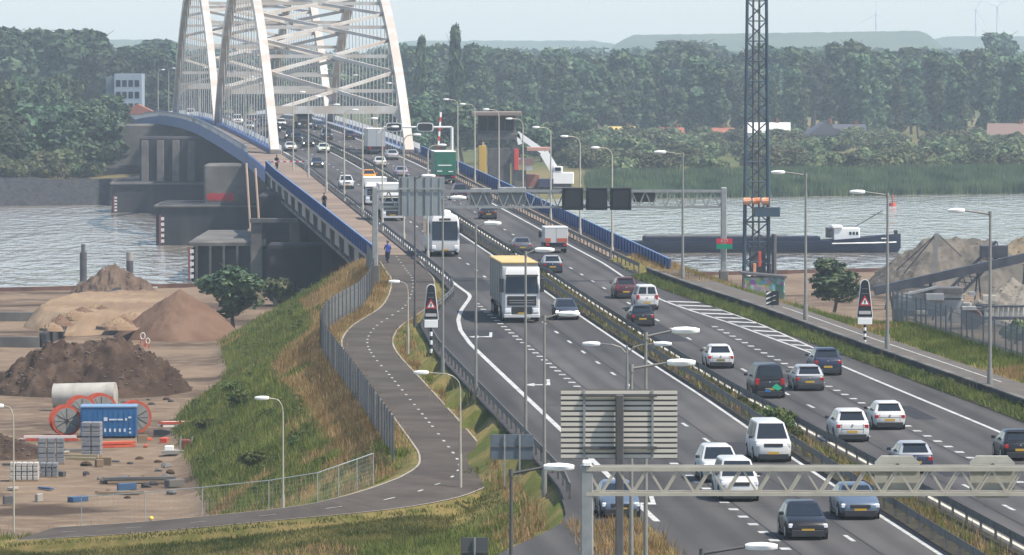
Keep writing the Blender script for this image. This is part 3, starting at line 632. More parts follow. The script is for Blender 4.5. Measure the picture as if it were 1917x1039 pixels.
# ------------------------------------------------------------------ gantries
def truss(mb, a, b_, h, w, n, r=.09):
    a = Vector(a); b_ = Vector(b_); u = Vector((0,0,h)); d = Vector((0,w,0))
    for q in (Vector(), d): mb.bar(a+q, b_+q, r*2.0, r*2.0); mb.bar(a+u+q, b_+u+q, r*2.4, r*2.4)
    web = [MB(), MB()]
    for k in range(n):
        p0 = a.lerp(b_, k/n); p1 = a.lerp(b_, (k+1)/n); m_ = (p0+p1)/2
        for w_, q in zip(web, (Vector(), d)): w_.bar(p0+u+q, m_+q, r, r); w_.bar(m_+q, p1+u+q, r, r)
    return web
Yg = 484.0; a = at(702, 388, Yg); b_ = at(1360, 388, Yg); tz = at(0, 358, Yg).z-a.z
o = thing('sign_gantry', 'grey lattice sign gantry spanning both carriageways before the bridge', 'gantry', (a.x, Yg, ZR(Yg)-1))
mb = MB(); web = truss(mb, a, b_, tz, 1.1, 26, .08); mb.build('chord', GALV, o, True); [w_.build('lattice', GALV, o, True) for w_ in web]
for x, zb in ((a.x, at(702, 525, Yg).z), (b_.x-.2, at(1355, 535, Yg).z)):
    mb = MB(); mb.cbox(x-.22, x+.22, Yg-.1, Yg+1.2, zb-1.5, a.z+tz+.3, .05); mb.build('post', GALV, o, True)
    mb = MB(); mb.cbox(x-.35, x+.35, Yg-.25, Yg+1.35, zb-1.5, zb+1.2, .05); mb.build('footing', CONC, o, True)
def onG(x0, x1, y0, y1, nm, m, Y, d=.22, par=None, c=.05):
    p = at(x0, y1, Y); q = at(x1, y0, Y); mb = MB(); mb.cbox(p.x, q.x, Y-d, Y, p.z, q.z, c); return mb.build(nm, m, par, True)
SIGNBK = mat('matrix_black', (.012,.014,.02), .45)
for x0 in (1052, 1097, 1142):
    f = onG(x0, x0+40, 351, 393, 'matrix_sign', SIGNBK, Yg-.15, .35, o); 
    fr = onG(x0+4, x0+36, 355, 389, 'display', mat('matrix_face', (.02,.022,.03), .25), Yg-.49, .04, o)
onG(1186, 1226, 360, 378, 'dark_sign_back', GALV_D, Yg+1.4, .2, o); onG(880, 920, 352, 387, 'sign_back', GALV, Yg+1.5, .25, o); onG(932, 985, 350, 383, 'sign_back', GALV, Yg+1.5, .25, o)
bs = thing('direction_sign', 'large grey back of a direction sign hung left on far gantry', 'road sign', at(788, 405, Yg-.4)); onG(746, 832, 331, 404, 'panel', mat('sign_back_grey', (.22,.25,.26), .5, .2, col2=(.27,.3,.31), scale=.8), Yg-.5, .06, bs, .01)
for k in range(6): onG(750+k*14.5, 752.5+k*14.5, 332, 403, 'stiffener', GALV_D if k % 3 == 0 else GALV, Yg-.57, .05, bs, .01)
onG(744, 834, 352, 355, 'rail', GALV, Yg-.63, .05, bs, .01)
hs = thing('route_marker', 'small red and green route marker on gantry post', 'road sign', at(1356, 468, Yg-.3)); onG(1341, 1371, 447, 456, 'red_plate', mat('sign_red', (.5,.02,.04), .5), Yg-.3, .04, hs, .01); onG(1341, 1371, 457, 466, 'green_plate', mat('sign_green', (.0,.22,.13), .5), Yg-.3, .04, hs, .01)
def text(s, size, loc, rot, m, parent=None, name='lettering', align='CENTER'):
    cu = bpy.data.curves.new(name, 'FONT'); cu.body = s; cu.size = size; cu.align_x = align; cu.align_y = 'CENTER'; cu.extrude = .004
    t = bpy.data.objects.new('t', cu); COL.objects.link(t); dg = bpy.context.evaluated_depsgraph_get(); me = bpy.data.meshes.new_from_object(t.evaluated_get(dg)); bpy.data.objects.remove(t)
    me.materials.clear(); me.materials.append(m); o = bpy.data.objects.new(name, me); COL.objects.link(o); o.parent = parent
    o.location = Vector(loc)-(parent.location if parent else Vector()); o.rotation_euler = rot; return o
c = at(1356, 451.5, Yg-.36); text('A27', .36, (c.x, Yg-.36, c.z), (math.pi/2, 0, 0), WHITE, hs)
Yn = 183.0; a = at(1097, 925, Yn); b_ = at(2150, 934, Yn); th = at(0, 878, Yn).z-at(0, 925, Yn).z
o = thing('sign_gantry', 'pale lattice gantry crossing the foreground at lower right', 'gantry', (a.x, Yn, 7.5)); b_.z = a.z
mb = MB(); web = truss(mb, a, b_, th, .8, 18, .055); mb.build('chord', POLE_L, o, True); [w_.build('lattice', POLE_L, o, True) for w_ in web]
mb = MB(); mb.cbox(a.x-.16, a.x+.22, Yn-.05, Yn+.85, 7.5, a.z+th+.1, .04); mb.build('post', GALV, o, True)
mb = MB(); mb.cbox(a.x-.1, a.x+.16, Yn-.1, Yn+.9, a.z+th+.1, a.z+th+.22, .03); mb.build('post_cap', LAMPW, o, True)
for x0 in (1638, 1816):
    w = 84; p = at(x0, 932, Yn+1.0); q = at(x0+w, 854, Yn+1.0); s = .2
    mb = MB(); mb.prism([(p.x, Yn+1, p.z+s), (p.x+s, Yn+1, p.z), (q.x-s, Yn+1, p.z), (q.x, Yn+1, p.z+s), (q.x, Yn+1, q.z-s), (q.x-s, Yn+1, q.z), (p.x+s, Yn+1, q.z), (p.x, Yn+1, q.z-s)], (0, .3, 0)); mb.build('matrix_sign_back', mat('sign_cream', (.42,.41,.34), .6, col2=(.34,.33,.28), scale=2), o, True)
    mb = MB(); mb.tube(((p.x+q.x)/2, Yn+.9, q.z-.28), ((p.x+q.x)/2, Yn+1.02, q.z-.28), .07, .07, 8); mb.build('cable_gland', BLACKP, o, True)
    mb = MB(); mb.box(p.x+.03, q.x-.03, Yn+.96, Yn+1.0, q.z-.42, q.z-.38); mb.build('seam', GALV_D, o, True)
# big ribbed sign back on a thick post
Yb = 196.0; p = at(1050, 858, Yb); q = at(1268, 729, Yb); o = thing('direction_sign', 'big direction sign seen from behind with pale horizontal ribs', 'road sign', (at(1160, 0, Yb).x, Yb, 7.4))
mb = MB(); mb.box(p.x, q.x, Yb-.03, Yb, p.z, q.z); mb.build('panel', mat('sign_back_dark', (.12,.11,.1), .6, .2), o, True)
for k in range(13):
    z = p.z+(q.z-p.z)*(k+.12)/13; mb = MB(); mb.box(p.x, q.x, Yb-.09, Yb-.03, z, z+(q.z-p.z)/13*.64); mb.build('rib', mat('rib_pale', (.55,.51,.44), .5, .0), o, True)
for px in (1094, 1222): c = at(px, 0, Yb); mb = MB(); mb.box(c.x-.035, c.x+.035, Yb-.14, Yb-.09, p.z, q.z); mb.build('stiffener', GALV, o, True)
for y in (740, 838): c = at(0, y, Yb); mb = MB(); mb.box(at(1090,0,Yb).x, at(1230,0,Yb).x, Yb-.2, Yb-.12, c.z-.05, c.z+.05); mb.build('bracket', GALV_D, o, True)
c = at(1160, 0, Yb); mb = MB(); mb.cbox(c.x-.13, c.x+.13, Yb-.42, Yb-.2, 7.4, q.z-.15, .03); mb.build('post', GALV_D, o, True)
def small_sign(x0, x1, y0, y1, ybase, zg, label, posts=2, m=None):
    b0 = G((x0+x1)/2, ybase, zg); Y = b0.y; o = thing('traffic_sign', label, 'road sign', (b0.x, Y, zg)); p = at(x0, y1, Y); q = at(x1, y0, Y)
    mb = MB(); mb.cbox(p.x, q.x, Y-.04, Y, p.z, q.z, .015); mb.build('panel', m or mat('sign_back_slate', (.10,.125,.15), .5, .2, col2=(.13,.155,.18), scale=2), o, True)
    mb = MB(); mb.box(p.x, q.x, Y-.08, Y-.04, (p.z+q.z)/2-.03, (p.z+q.z)/2+.03); mb.build('stiffener', GALV_D, o, True)
    for k in range(posts):
        x = p.x+(q.x-p.x)*((k+.5)/posts*.7+.15) if posts > 1 else (p.x+q.x)/2
        mb = MB(); mb.tube((x, Y-.11, zg-.4), (x, Y-.11, q.z), .04, .04, 7); mb.build('post', GALV, o, True)
    return o
small_sign(918, 999, 813, 860, 895, 7.4, 'small slate-backed sign on two posts beside the cycle path bend')
small_sign(863, 914, 1006, 1062, 1085, 6.0, 'dark panel of a sign cut by the lower picture edge', 1, mat('sign_dark', (.07,.075,.08), .6))
# tall flood-warning style boards with a red triangle
def warnboard(px, ytop, ybot, ypl, ybase, wtop, wbot, zadd, label):
    b0 = road_hit(px, ybase, zadd); Y = b0.y; o = thing('warning_board', label, 'road sign', (b0.x, Y, b0.z)); c = at(px, ybot, Y); t = at(px, ytop, Y); s = Y/FPX
    def outline(g): 
        w0 = wbot*s/2+g; w1 = wtop*s/2+g; L = [(c.x-w0, c.z-g), (c.x+w0, c.z-g), (c.x+w1, t.z-w1+g)]
        L += [(c.x+w1*math.cos(a), t.z-w1+g+w1*math.sin(a)) for a in np.linspace(.3, math.pi-.3, 7)]+[(c.x-w1, t.z-w1+g)]; return L
    mb = MB(); mb.prism([(x, Y, z) for x, z in outline(.05)], (0, .08, 0)); mb.build('pale_frame', LAMPW, o, True)
    mb = MB(); mb.prism([(x, Y-.03, z) for x, z in outline(0)], (0, .06, 0)); mb.build('board', SIGNBK, o, True)
    h = t.z-c.z; zc = c.z+h*.40; r = wbot*s*.42
    def tri(r, d, m, nm): mb = MB(); mb.prism([(b0.x-r, Y-d, zc-r*.62), (b0.x+r, Y-d, zc-r*.62), (b0.x, Y-d, zc+r*1.1)], (0, .012, 0)); mb.build(nm, m, o, True)
    tri(r, .05, RED, 'red_triangle'); tri(r*.58, .065, LAMPW, 'white_triangle')
    mb = MB(); mb.box(b0.x-.04, b0.x+.04, Y-.08, Y-.067, zc-r*.2, zc+r*.35); mb.build('symbol', SIGNBK, o, True)
    mb = MB(); mb.box(b0.x-r*.95, b0.x+r*.95, Y-.05, Y-.035, c.z+h*.07, c.z+h*.16); mb.build('text_panel', mat('text_grey', (.45,.42,.4), .6), o, True)
    for k in range(2): mb = MB(); mb.box(b0.x-r*.55, b0.x+r*.55, Y-.05, Y-.035, c.z+h*(.62+k*.13), c.z+h*(.64+k*.13)); mb.build('dim_line', mat('dim_grey', (.12,.12,.13), .5), o, True)
    p = at(px, ypl, Y); mb = MB(); mb.cbox(b0.x-wbot*s*.48, b0.x+wbot*s*.48, Y-.03, Y+.03, p.z, c.z-.07, .02); mb.build('under_plate', LAMPW, o, True)
    n = 8; z0 = b0.z-.3; z1 = p.z
    for k in range(n): mb = MB(); mb.tube((b0.x, Y+.02, z0+(z1-z0)*k/n), (b0.x, Y+.02, z0+(z1-z0)*(k+1)/n), .09, .09, 8); mb.build('post_band', SIGNBK if k % 2 else LAMPW, o, True)
    mb = MB(); mb.tube((b0.x, Y+.12, z0), (b0.x, Y+.12, t.z-.4), .06, .06, 8); mb.build('post', GALV_D, o, True)
warnboard(807, 533, 597, 613, 668, 14, 26, -.3, 'black warning board with red triangle on striped post left of lanes')
warnboard(1619, 524, 593, 607, 645, 14, 28, .45, 'black warning board with red triangle on striped post behind parapet')
# striped marker by the crane
# ------------------------------------------------------------------ lamps
def lamp(base, top_z, arm, kind, label, pole=POLE, r=.1, group=None, name='street_lamp', twist=0):
    o = thing(name, label, 'lamp post', base, twist, group); h = top_z-base[2]; s = 1 if arm > 0 else -1; L = abs(arm)
    mb = MB(); mb.tube((0,0,-.6), (0,0,1.1), r*1.5, r*1.4, 9); mb.tube((0,0,1.1), (0,0,h), r, r*.6, 9); mb.build('pole', pole, o, smooth=60)
    def head(x, z, s, sc=1.0):
        hb = MB(); rings = []
        for t, w, hh in ((0, .05, .05), (.12, .13, .09), (.5, .17, .11), (.8, .14, .08), (.95, .05, .04)):
            rings.append([(x+s*t*sc, w*math.cos(a)*sc, z+(.035 if math.sin(a) > 0 else -.02)+hh*math.sin(a)*sc) for a in np.linspace(0, 6.283, 9)[:-1]])
        hb.loft(rings); hb.build('lantern', LAMPW, o, smooth=50)
    ab = MB()
    if kind == 'hook':
        pts = [(0,0,h-.05)]+[(s*L*.55*(1-math.cos(a)), 0, h+.75*math.sin(a)*.9) for a in np.linspace(.35, math.pi/2, 5)]+[(s*L, 0, h+.72)]
        ab.pipe(pts, r*.55, 6); ab.build('arm', pole, o, smooth=60); head(s*L*.96, h+.72, s, .75)
    elif kind == 'straight':
        ab.tube((0,0,h-.15), (s*L,0,h+.05), r*.6, r*.5, 6); ab.tube((0,0,h-.25), (0,0,h), r*1.0, r*.9, 8); ab.build('arm', pole, o, smooth=60); head(s*L, h+.05, s)
    elif kind == 'double':
        for q in (-1, 1): ab.pipe([(0,0,h-.5), (q*.35,0,h-.12), (q*.8,0,h+.02), (q*L,0,h+.06)], r*.55, 6)
        ab.build('arm', pole, o, smooth=60)
        for q in (-1, 1): head(q*L, h+.06, q)
    return o
GL = 'street lamps along the left bridge rail'
ords = ['nearest', 'second', 'third', 'fourth', 'fifth', 'sixth', 'seventh', 'eighth', 'ninth', 'tenth', 'eleventh']
Lb = [(801, 494), (756, 459), (716, 432.5), (679, 405), (644.5, 376), (611, 359), (577.5, 332.5), (549, 318)]
for k, (px, py) in enumerate(Lb):
    b0 = road_hit(px, py); lamp(b0, b0.z+9.3, .9, 'hook', f'pale hooked lamp post on left bridge rail, {ords[k]} of the row', POLE_L, .1, GL)
Rb = [(1146, 487), (1086, 450), (1031, 421), (979, 393), (934, 363), (889, 346), (857, 331)]
for k, (px, py) in enumerate(Rb):
    b0 = road_hit(px, py); lamp(b0, b0.z+8.9, -1.15, 'hook', f'pale hooked lamp post beside right bridge footway, {ords[k]} of the row', POLE_L, .1, 'street lamps along the right bridge footway')
for k in range(6):                                       # on and beyond the arches
    Y = 960+k*52; b0 = RP(Y, DLo(Y)+.6 if k > 3 else -8.9, 0); lamp(b0, b0.z+8.6, .7, 'hook', f'thin far lamp post on left of the arch bridge, {ords[k]} of six', POLE_L, .08, 'lamps on the arch bridge')
for k in range(3):
    Y = 905+k*70; b0 = RP(Y, 10.5, 0); lamp(b0, b0.z+8.6, -.8, 'hook', f'thin far lamp post right of the arch bridge, {ords[k]} of three', POLE_L, .08, 'lamps right of the arch bridge')
for k, (px, pb, pt, hx) in enumerate(((1278, 522, 286, 1238), (1508, 600, 324, 1458), (1661, 660, 361, 1607), (1853, 727, 396, 1792))):
    b0 = road_hit(px, pb, .45); tz = at(px, pt, b0.y).z; lamp(b0, tz, (hx-px)*b0.y/FPX*.78, 'straight', ('lamp post with straight arm just right of the far gantry post', 'lamp post with straight arm right of the lattice mast', 'tall lamp post beside the right warning board', 'tall lamp post at far right before the gravel yard')[k], POLE, .11, 'straight-armed lamps behind the parapet')
for px, pt, pb, hx, lab in ((777, 331, 621, 777, 'bare dark mast rising from the cycle path verge'), (829, 372, 707, 824, 'thin grey mast right of the left warning board'), (891, 420, 757, 897, 'dark mast beside the exit lane guard rail'), (984, 470, 850, 980, 'thin pale mast in front of the white truck'), (1019, 590, 926, 1052, 'lamp post with short arm right of the small slate sign')):
    b0 = road_hit(px, pb, -.45); tz = at(px, pt, b0.y).z
    lamp(b0, tz, (hx-px)*b0.y/FPX*.8 if abs(hx-px) > 8 else .45, 'straight', lab, POLE if px != 777 else GALV_D, .085)
for px, pt, Y, hx, kd, lab, m in ((1182, 682, 205, 1290, 'straight', 'near lamp post with long arm before the ribbed sign', POLE), (1209, 622, 208, 1287, 'straight', 'taller near lamp post with arm right of the ribbed sign', POLE), (957, 878, 190, 1055, 'straight', 'foreground lamp post at lower middle with white lantern', GALV_D), (1314, 1027, 180, 1445, 'straight', 'lamp post whose lantern shows at the lower edge', GALV_D)):
    t = at(px, pt, Y); lamp((t.x, Y, 7.6), t.z, (hx-px)*Y/FPX*.62, kd, lab, m, .085)
b0 = RP(300, 0, 0); t = at(1174, 646, 330); lamp((t.x, 330, ZR(330)), t.z, 1.45, 'double', 'double-armed lamp post standing in the median', POLE, .08)
for px, pt, pb, hx, zg, lab in ((764, 541, 645, 745, 8.5, 'small lamp post at the upper bend of the cycle path'), (862, 716, 894, 789, 7.0, 'slim lamp post with long arm over the cycle path'), (530, 763, 968, 498, 4.2, 'slim lamp post on the grass in front of the embankment'), (26, 778, 1060, 4, 2.4, 'thin lamp post at the far left edge')):
    b0 = G(px, pb, zg); tz = at(px, pt, b0.y).z; lamp(b0, tz-.25, (hx-px)*b0.y/FPX*.85, 'hook', lab, POLE_L, .055)
# ------------------------------------------------------------------ haze
hz = bpy.data.materials.new('haze'); hz.use_nodes = True; nt = hz.node_tree; nt.nodes.remove(nt.nodes['Principled BSDF'])
pv = nt.nodes.new('ShaderNodeVolumePrincipled'); pv.inputs['Density'].default_value = HAZE; pv.inputs['Color'].default_value = (.70,.85,1.0,1); pv.inputs['Anisotropy'].default_value = .0
nt.links.new(pv.outputs[0], nt.nodes['Material Output'].inputs['Volume'])
mb = MB(); mb.box(-6500, 6500, -80, 9200, -4, 190); hzo = mb.build('haze', hz); hzo['kind'] = 'stuff'; hzo['label'] = 'pale summer haze hanging over the whole river landscape'

# ------------------------------------------------------------------ foliage
def crown_cloud(seed, lobes, n, leaf, up=.35, droop=0.0):
    r = np.random.default_rng(seed); P = []; Nn = []
    wts = np.array([l[3]*l[3]*.6+l[3]*l[4]*.4 for l in lobes]); wts = wts/wts.sum()
    for (cx, cy, cz, rx, rz), w in zip(lobes, wts):
        k = max(6, int(n*w)); d = r.normal(size=(k, 3)); d[:, 2] += up; d /= np.linalg.norm(d, axis=1)[:, None]
        rad = r.uniform(.72, 1.08, (k, 1)); P.append(np.array([cx, cy, cz])+d*np.array([rx, rx, rz])*rad); Nn.append(d)
    P = np.concatenate(P); Nn = np.concatenate(Nn); k = len(P)
    nn = Nn+r.normal(size=(k, 3))*.55; nn /= np.linalg.norm(nn, axis=1)[:, None]
    t = np.cross(nn, r.normal(size=(k, 3))); t /= np.linalg.norm(t, axis=1)[:, None]+1e-9; b_ = np.cross(nn, t)
    s = leaf*r.uniform(.55, 1.25, (k, 1)); q = r.uniform(.45, .9, (k, 1))
    V = np.stack([P-t*s-b_*s*q*.3, P+b_*s*q*-.8+t*s*.2, P+t*s+b_*s*q*.2, P+b_*s*q], 1).reshape(-1, 3)
    return V, np.arange(len(V)).reshape(-1, 4)
def lobes_for(seed, W, H, kind):
    r = random.Random(seed); L = []
    if kind == 'round':
        for k in range(20):
            z = r.uniform(.28, .9); rr = W*.5*math.sin(math.pi*min(1, (z-.12)/.95))**.7; a = r.uniform(0, 6.28); d = rr*r.uniform(.15, .72); s = W*r.uniform(.13, .24)
            L.append((d*math.cos(a), d*math.sin(a), z*H*.95, s, s*r.uniform(.75, 1.1)))
        L.append((0, 0, H*.6, W*.28, H*.3))
    elif kind == 'poplar':
        for k in range(24):
            z = r.uniform(.14, .96); rr = W*.5*(.35+.65*math.sin(math.pi*min(1, z*.95+.05))); a = r.uniform(0, 6.28); d = rr*r.uniform(.1, .7); s = W*r.uniform(.14, .24)
            L.append((d*math.cos(a), d*math.sin(a), z*H, s, s*r.uniform(1.0, 1.7)))
        L.append((0, 0, H*.55, W*.22, H*.36))
    else:
        for k in range(14):
            a = r.uniform(0, 6.28); d = W*.5*r.uniform(.05, .75); z = H*(.28+.5*r.random()*(1-d/W)); s = W*r.uniform(.13, .22); L.append((d*math.cos(a), d*math.sin(a), z, s, min(H*.4, s)*r.uniform(.8, 1.2)))
    return L
def raw_mesh(name, V, F, m, smooth=False):
    o = raw(name, V, F, m, smooth=smooth); me = o.data; bpy.data.objects.remove(o); return me
BARK = mat('bark', (.10,.08,.065), .95, col2=(.15,.125,.1), scale=2, stretch=(1,1,.2))
def trunk_mesh(seed, H, r0, W):
    r = random.Random(seed); mb = MB(); z = 0; p = Vector((0,0,-.3)); 
    for k in range(4):
        q = Vector((r.uniform(-.03, .03)*H, r.uniform(-.03, .03)*H, H*.2*(k+1))); mb.tube(p, q, r0*(1-.2*k), r0*(.8-.2*k)+.02, 7); p = q
        if k:
            for j in range(3):
                a = r.uniform(0, 6.28); mb.tube(p, p+Vector((math.cos(a)*W*.3, math.sin(a)*W*.3, H*.14)), r0*.35, r0*.08, 5)
    return mb
FOL_DK = foliage('leaves_dark', (.014,.033,.022), (.095,.14,.075), .15, .5); FOL_MD = foliage('leaves_mid', (.017,.04,.025), (.13,.175,.09), .15, .5); FOL_WL = foliage('leaves_willow', (.035,.06,.03), (.185,.20,.095), .2, .5); FOL_LT = foliage('leaves_light', (.05,.075,.022), (.145,.165,.055))
KIT = {}
def kit(key, kind, W, H, n, leaf, m, seeds, r0):
    KIT[key] = []
    for s in seeds:
        V, F = crown_cloud(s, lobes_for(s, W, H, kind), n, leaf); tm = trunk_mesh(s, H, r0, W).mesh('trunk'); tm.materials.append(BARK)
        KIT[key].append((raw_mesh('crown', V, F, m), tm, H))
kit('round', 'round', 10, 12, 2300, .62, FOL_DK, (1, 2, 3, 4), .3)
kit('broad', 'round', 12, 20, 3000, .75, FOL_MD, (5, 6, 7, 8), .4)
kit('poplar', 'poplar', 8.5, 24, 3200, .7, FOL_MD, (9, 10, 11, 12), .38)
kit('dark', 'round', 12, 24, 3200, .8, FOL_DK, (13, 14, 15), .42)
kit('bush', 'bush', 7, 4.2, 1300, .42, FOL_WL, (21, 22, 23, 24), .12)
kit('shrub', 'bush', 2.2, 1.3, 700, .15, FOL_LT, (31, 32, 33), .03)
kit('shrubd', 'bush', 2.2, 1.3, 700, .15, FOL_DK, (34, 35, 36), .03)
def plant(key, loc, H, label, cat='tree', group=None, wf=1.0, name=None, i=None):
    c, t, h0 = random.choice(KIT[key]) if i is None else KIT[key][i % len(KIT[key])]
    s = H/h0; o = thing(name or {'tree': 'leafy_tree', 'bush': 'willow_bush'}.get(cat, cat), label, cat, loc, random.uniform(0, 6.28), group); wf *= random.uniform(.78, 1.3) if cat == 'tree' else 1; o.scale = (s*wf, s*wf*random.uniform(.85, 1.15), s)
    share('crown', c, o); share('trunk', t, o); return o
def PX(px, Y, z=3.0): return Vector(((px-958.5)*Y/FPX, Y, z))
# left wood: dark trees right above the rock bank, taller ones behind
for px in range(-200, 236, 21):
    Y = random.uniform(1165, 1205)-.03*(260-px); plant('round', PX(px+random.uniform(-6, 6), Y+(0 if px < 160 else 50), 3.3), random.uniform(9.5, 14) if px < 190 else random.uniform(9, 11), 'dark round tree standing right above the rocky far bank', group='trees above the rocky bank', wf=1.1)
for px in range(-220, 330, 26): plant('broad', PX(px+random.uniform(-8, 8), random.uniform(1290, 1400)), (random.uniform(17.5, 21.5) if px < 130 else random.uniform(12.5, 16.5)) if px < 235 else random.uniform(7, 9), 'green tree in the middle row of the left wood', group='middle trees of the left wood', wf=1.15)
for px in range(-260, 345, 24): plant('dark', PX(px+random.uniform(-8, 8), random.uniform(1640, 1800)), (random.uniform(29, 32) if px < 190 else random.uniform(24.5, 28)), 'tall hazy tree in the rear row of the left wood', group='rear trees of the left wood', wf=1.1)
for px in range(-30, 300, 13): plant('bush', PX(px+random.uniform(-5, 5), random.uniform(1150, 1172)+(0 if px < 190 else 70), 3.2), random.uniform(2.5, 5), 'low dark bush under the trees above the rocky bank', 'bush', 'bushes above the rocky bank', wf=1.3)
# wood seen through and right of the bridge
for px in range(352, 770, 26): plant('broad', PX(px+random.uniform(-8, 8), random.uniform(1750, 2050)), random.uniform(19, 25), 'hazy tree seen through the bridge arches', group='trees behind the arches', wf=1.1)
for j, (Ya, Yb_, h0, h1) in enumerate(((1640, 1700, 13, 22.5), (1730, 1800, 18, 26), (1860, 1960, 22, 29))):
    for px in range(755+9*j, 2090, 36 if j else 33): plant(('poplar', 'poplar', 'broad')[j] if random.random() < .75 else 'dark', PX(px+random.uniform(-10, 10), random.uniform(Ya, Yb_)), random.uniform(h0, h1), ('poplar in the front row of the right wood across the river', 'poplar in the second row of the right wood', 'tall tree at the back of the right wood')[j], group=('front poplars of the right wood', 'second row of the right wood', 'rear trees of the right wood')[j], wf=1.15)
plant('poplar', PX(851, 1500), 30, 'thin tall tree rising above the wood right of the bridge', wf=.45); plant('poplar', PX(790, 1560), 27.5, 'narrow tree standing beside the right arch', wf=.5)
plant('dark', PX(1875, 2300), 33, 'large dark round crown on the skyline at far right', wf=1.7); plant('dark', PX(1300, 2400), 30, 'large bluish crown on the skyline left of the lattice mast', wf=2.0); plant('dark', PX(285, 2000), 29, 'dark round crown on the skyline left of the bridge', wf=1.5)
# far-off woods as one mass
for px in range(772, 1100, 19): plant(('round', 'broad')[px % 2], PX(px+random.uniform(-8, 8), random.uniform(1290, 1520)), random.uniform(8, 15) if px < 1000 else random.uniform(6, 9.5), 'bluish tree on the far bank behind the bridge control cabin', group='trees behind the control cabin', wf=1.2)
def woods(name, label, spots, n, leaf, m, H0, W0):
    VV = []; FF = []; c = 0; base = [crown_cloud(50+i, lobes_for(50+i, W0, H0, 'round'), n, leaf) for i in range(4)]
    for (x, y, s, z) in spots:
        V, F = base[RNG.integers(4)]; a = RNG.uniform(0, 6.28); ca, sa = math.cos(a), math.sin(a)
        W = np.stack([(V[:, 0]*ca-V[:, 1]*sa)*s*1.25+x, (V[:, 0]*sa+V[:, 1]*ca)*s*1.25+y, V[:, 2]*s+z], 1); VV.append(W); FF.append(F+c); c += len(W)
    o = raw(name, np.concatenate(VV), np.concatenate(FF), m); o['kind'] = 'stuff'; o['label'] = label; return o
sp = []
for k in range(500):
    px = RNG.uniform(-260, 2180); Y = RNG.uniform(2300, 3900); sp.append(((px-958.5)*Y/FPX, Y, RNG.uniform(.75, 1.15), 3))
woods('distant_wood', 'hazy distant woodland reaching to the skyline', sp, 420, 1.7, FOL_DK, 22, 16)
HILLM = mat('wooded_hill', (.05,.075,.04), .95, col2=(.08,.10,.05), scale=.02)
def hill(name, x0, x1, Y, ytop, ramp, label=None):
    P = []; Q = []; B = []
    for px in np.linspace(x0, x1, 200):
        k = min(1, (px-x0)/ramp, (x1-px)/ramp); yt = 88-(88-ytop(px))*math.sin(max(0, k)*math.pi/2)+1.6*mnoise.noise((px*.05, 1, 2))+1.0*mnoise.noise((px*.21, 3, 2))
        t = at(px, yt, Y); P.append((t.x*.985, Y-320, 2)); Q.append(t); B.append((t.x*1.05, Y+500, 2))
    mb = MB(); mb.strip(P, Q); mb.strip(Q, B); return struct(mb.build(name, HILLM, smooth=True))
hill('far_hill', 1145, 1765, 5200, lambda p: 66-(p-1145)/620*9, 50); hill('far_hill', 700, 1180, 6500, lambda p: 76, 90); hill('far_hill', 1700, 2100, 6500, lambda p: 68, 90); hill('far_hill', -200, 380, 6000, lambda p: 74, 90)
# reed and willow bank across the river
sp = []
for k in range(150):
    px = RNG.uniform(1085, 1950); Y = 1121+.53*((px-958.5)*.105)+RNG.uniform(30, 470)**1.0; x = (px-958.5)*Y/FPX
    plant('bush', (x, Y, 2.9), RNG.uniform(2.6, 4.6), 'rounded willow bush on the reedy bank across the river', 'bush', 'willow bushes on the far bank', wf=RNG.uniform(1.0, 1.6))
for k in range(26):
    px = RNG.uniform(960, 1200); Y = RNG.uniform(1260, 1600); plant('bush', PX(px, Y, 2.9), RNG.uniform(3.5, 6.5), 'grey-green bush on the far bank behind the right bridge fence', 'bush', 'bushes behind the right fence', wf=1.2)
def blades(name, pts, h, w, m, label, lean=.25, per=4, spread=.25):
    P = np.repeat(np.asarray(pts), per, 0); k = len(P); r = RNG
    P = P+np.stack([r.normal(size=k)*spread, r.normal(size=k)*spread, np.zeros(k)], 1)
    hh = (np.repeat(h, per) if np.ndim(h) else np.full(k, h))*r.uniform(.55, 1.15, k); a = r.uniform(0, 6.28, k); d = np.stack([np.cos(a), np.sin(a), np.zeros(k)], 1)*w
    tip = P+np.stack([r.normal(size=k)*lean*hh, r.normal(size=k)*lean*hh, hh], 1)
    V = np.stack([P-d, P+d, tip], 1).reshape(-1, 3); o = raw(name, V, np.arange(len(V)).reshape(-1, 3), m); o['kind'] = 'stuff'; o['label'] = label; return o
pts = []
for k in range(16000):
    x = RNG.uniform(14, 125); d = abs(RNG.normal())*20-9; pts.append((x, farY(x)+d, -.1 if d < -3 else (.2+(d+3)*.14 if d < 14 else 2.5)))
blades('reed_bed', pts, 2.5, .085, foliage('reeds', (.03,.055,.026), (.115,.14,.065), .25, .2), 'dense green reeds along the far waterline', .14, 6, .5)
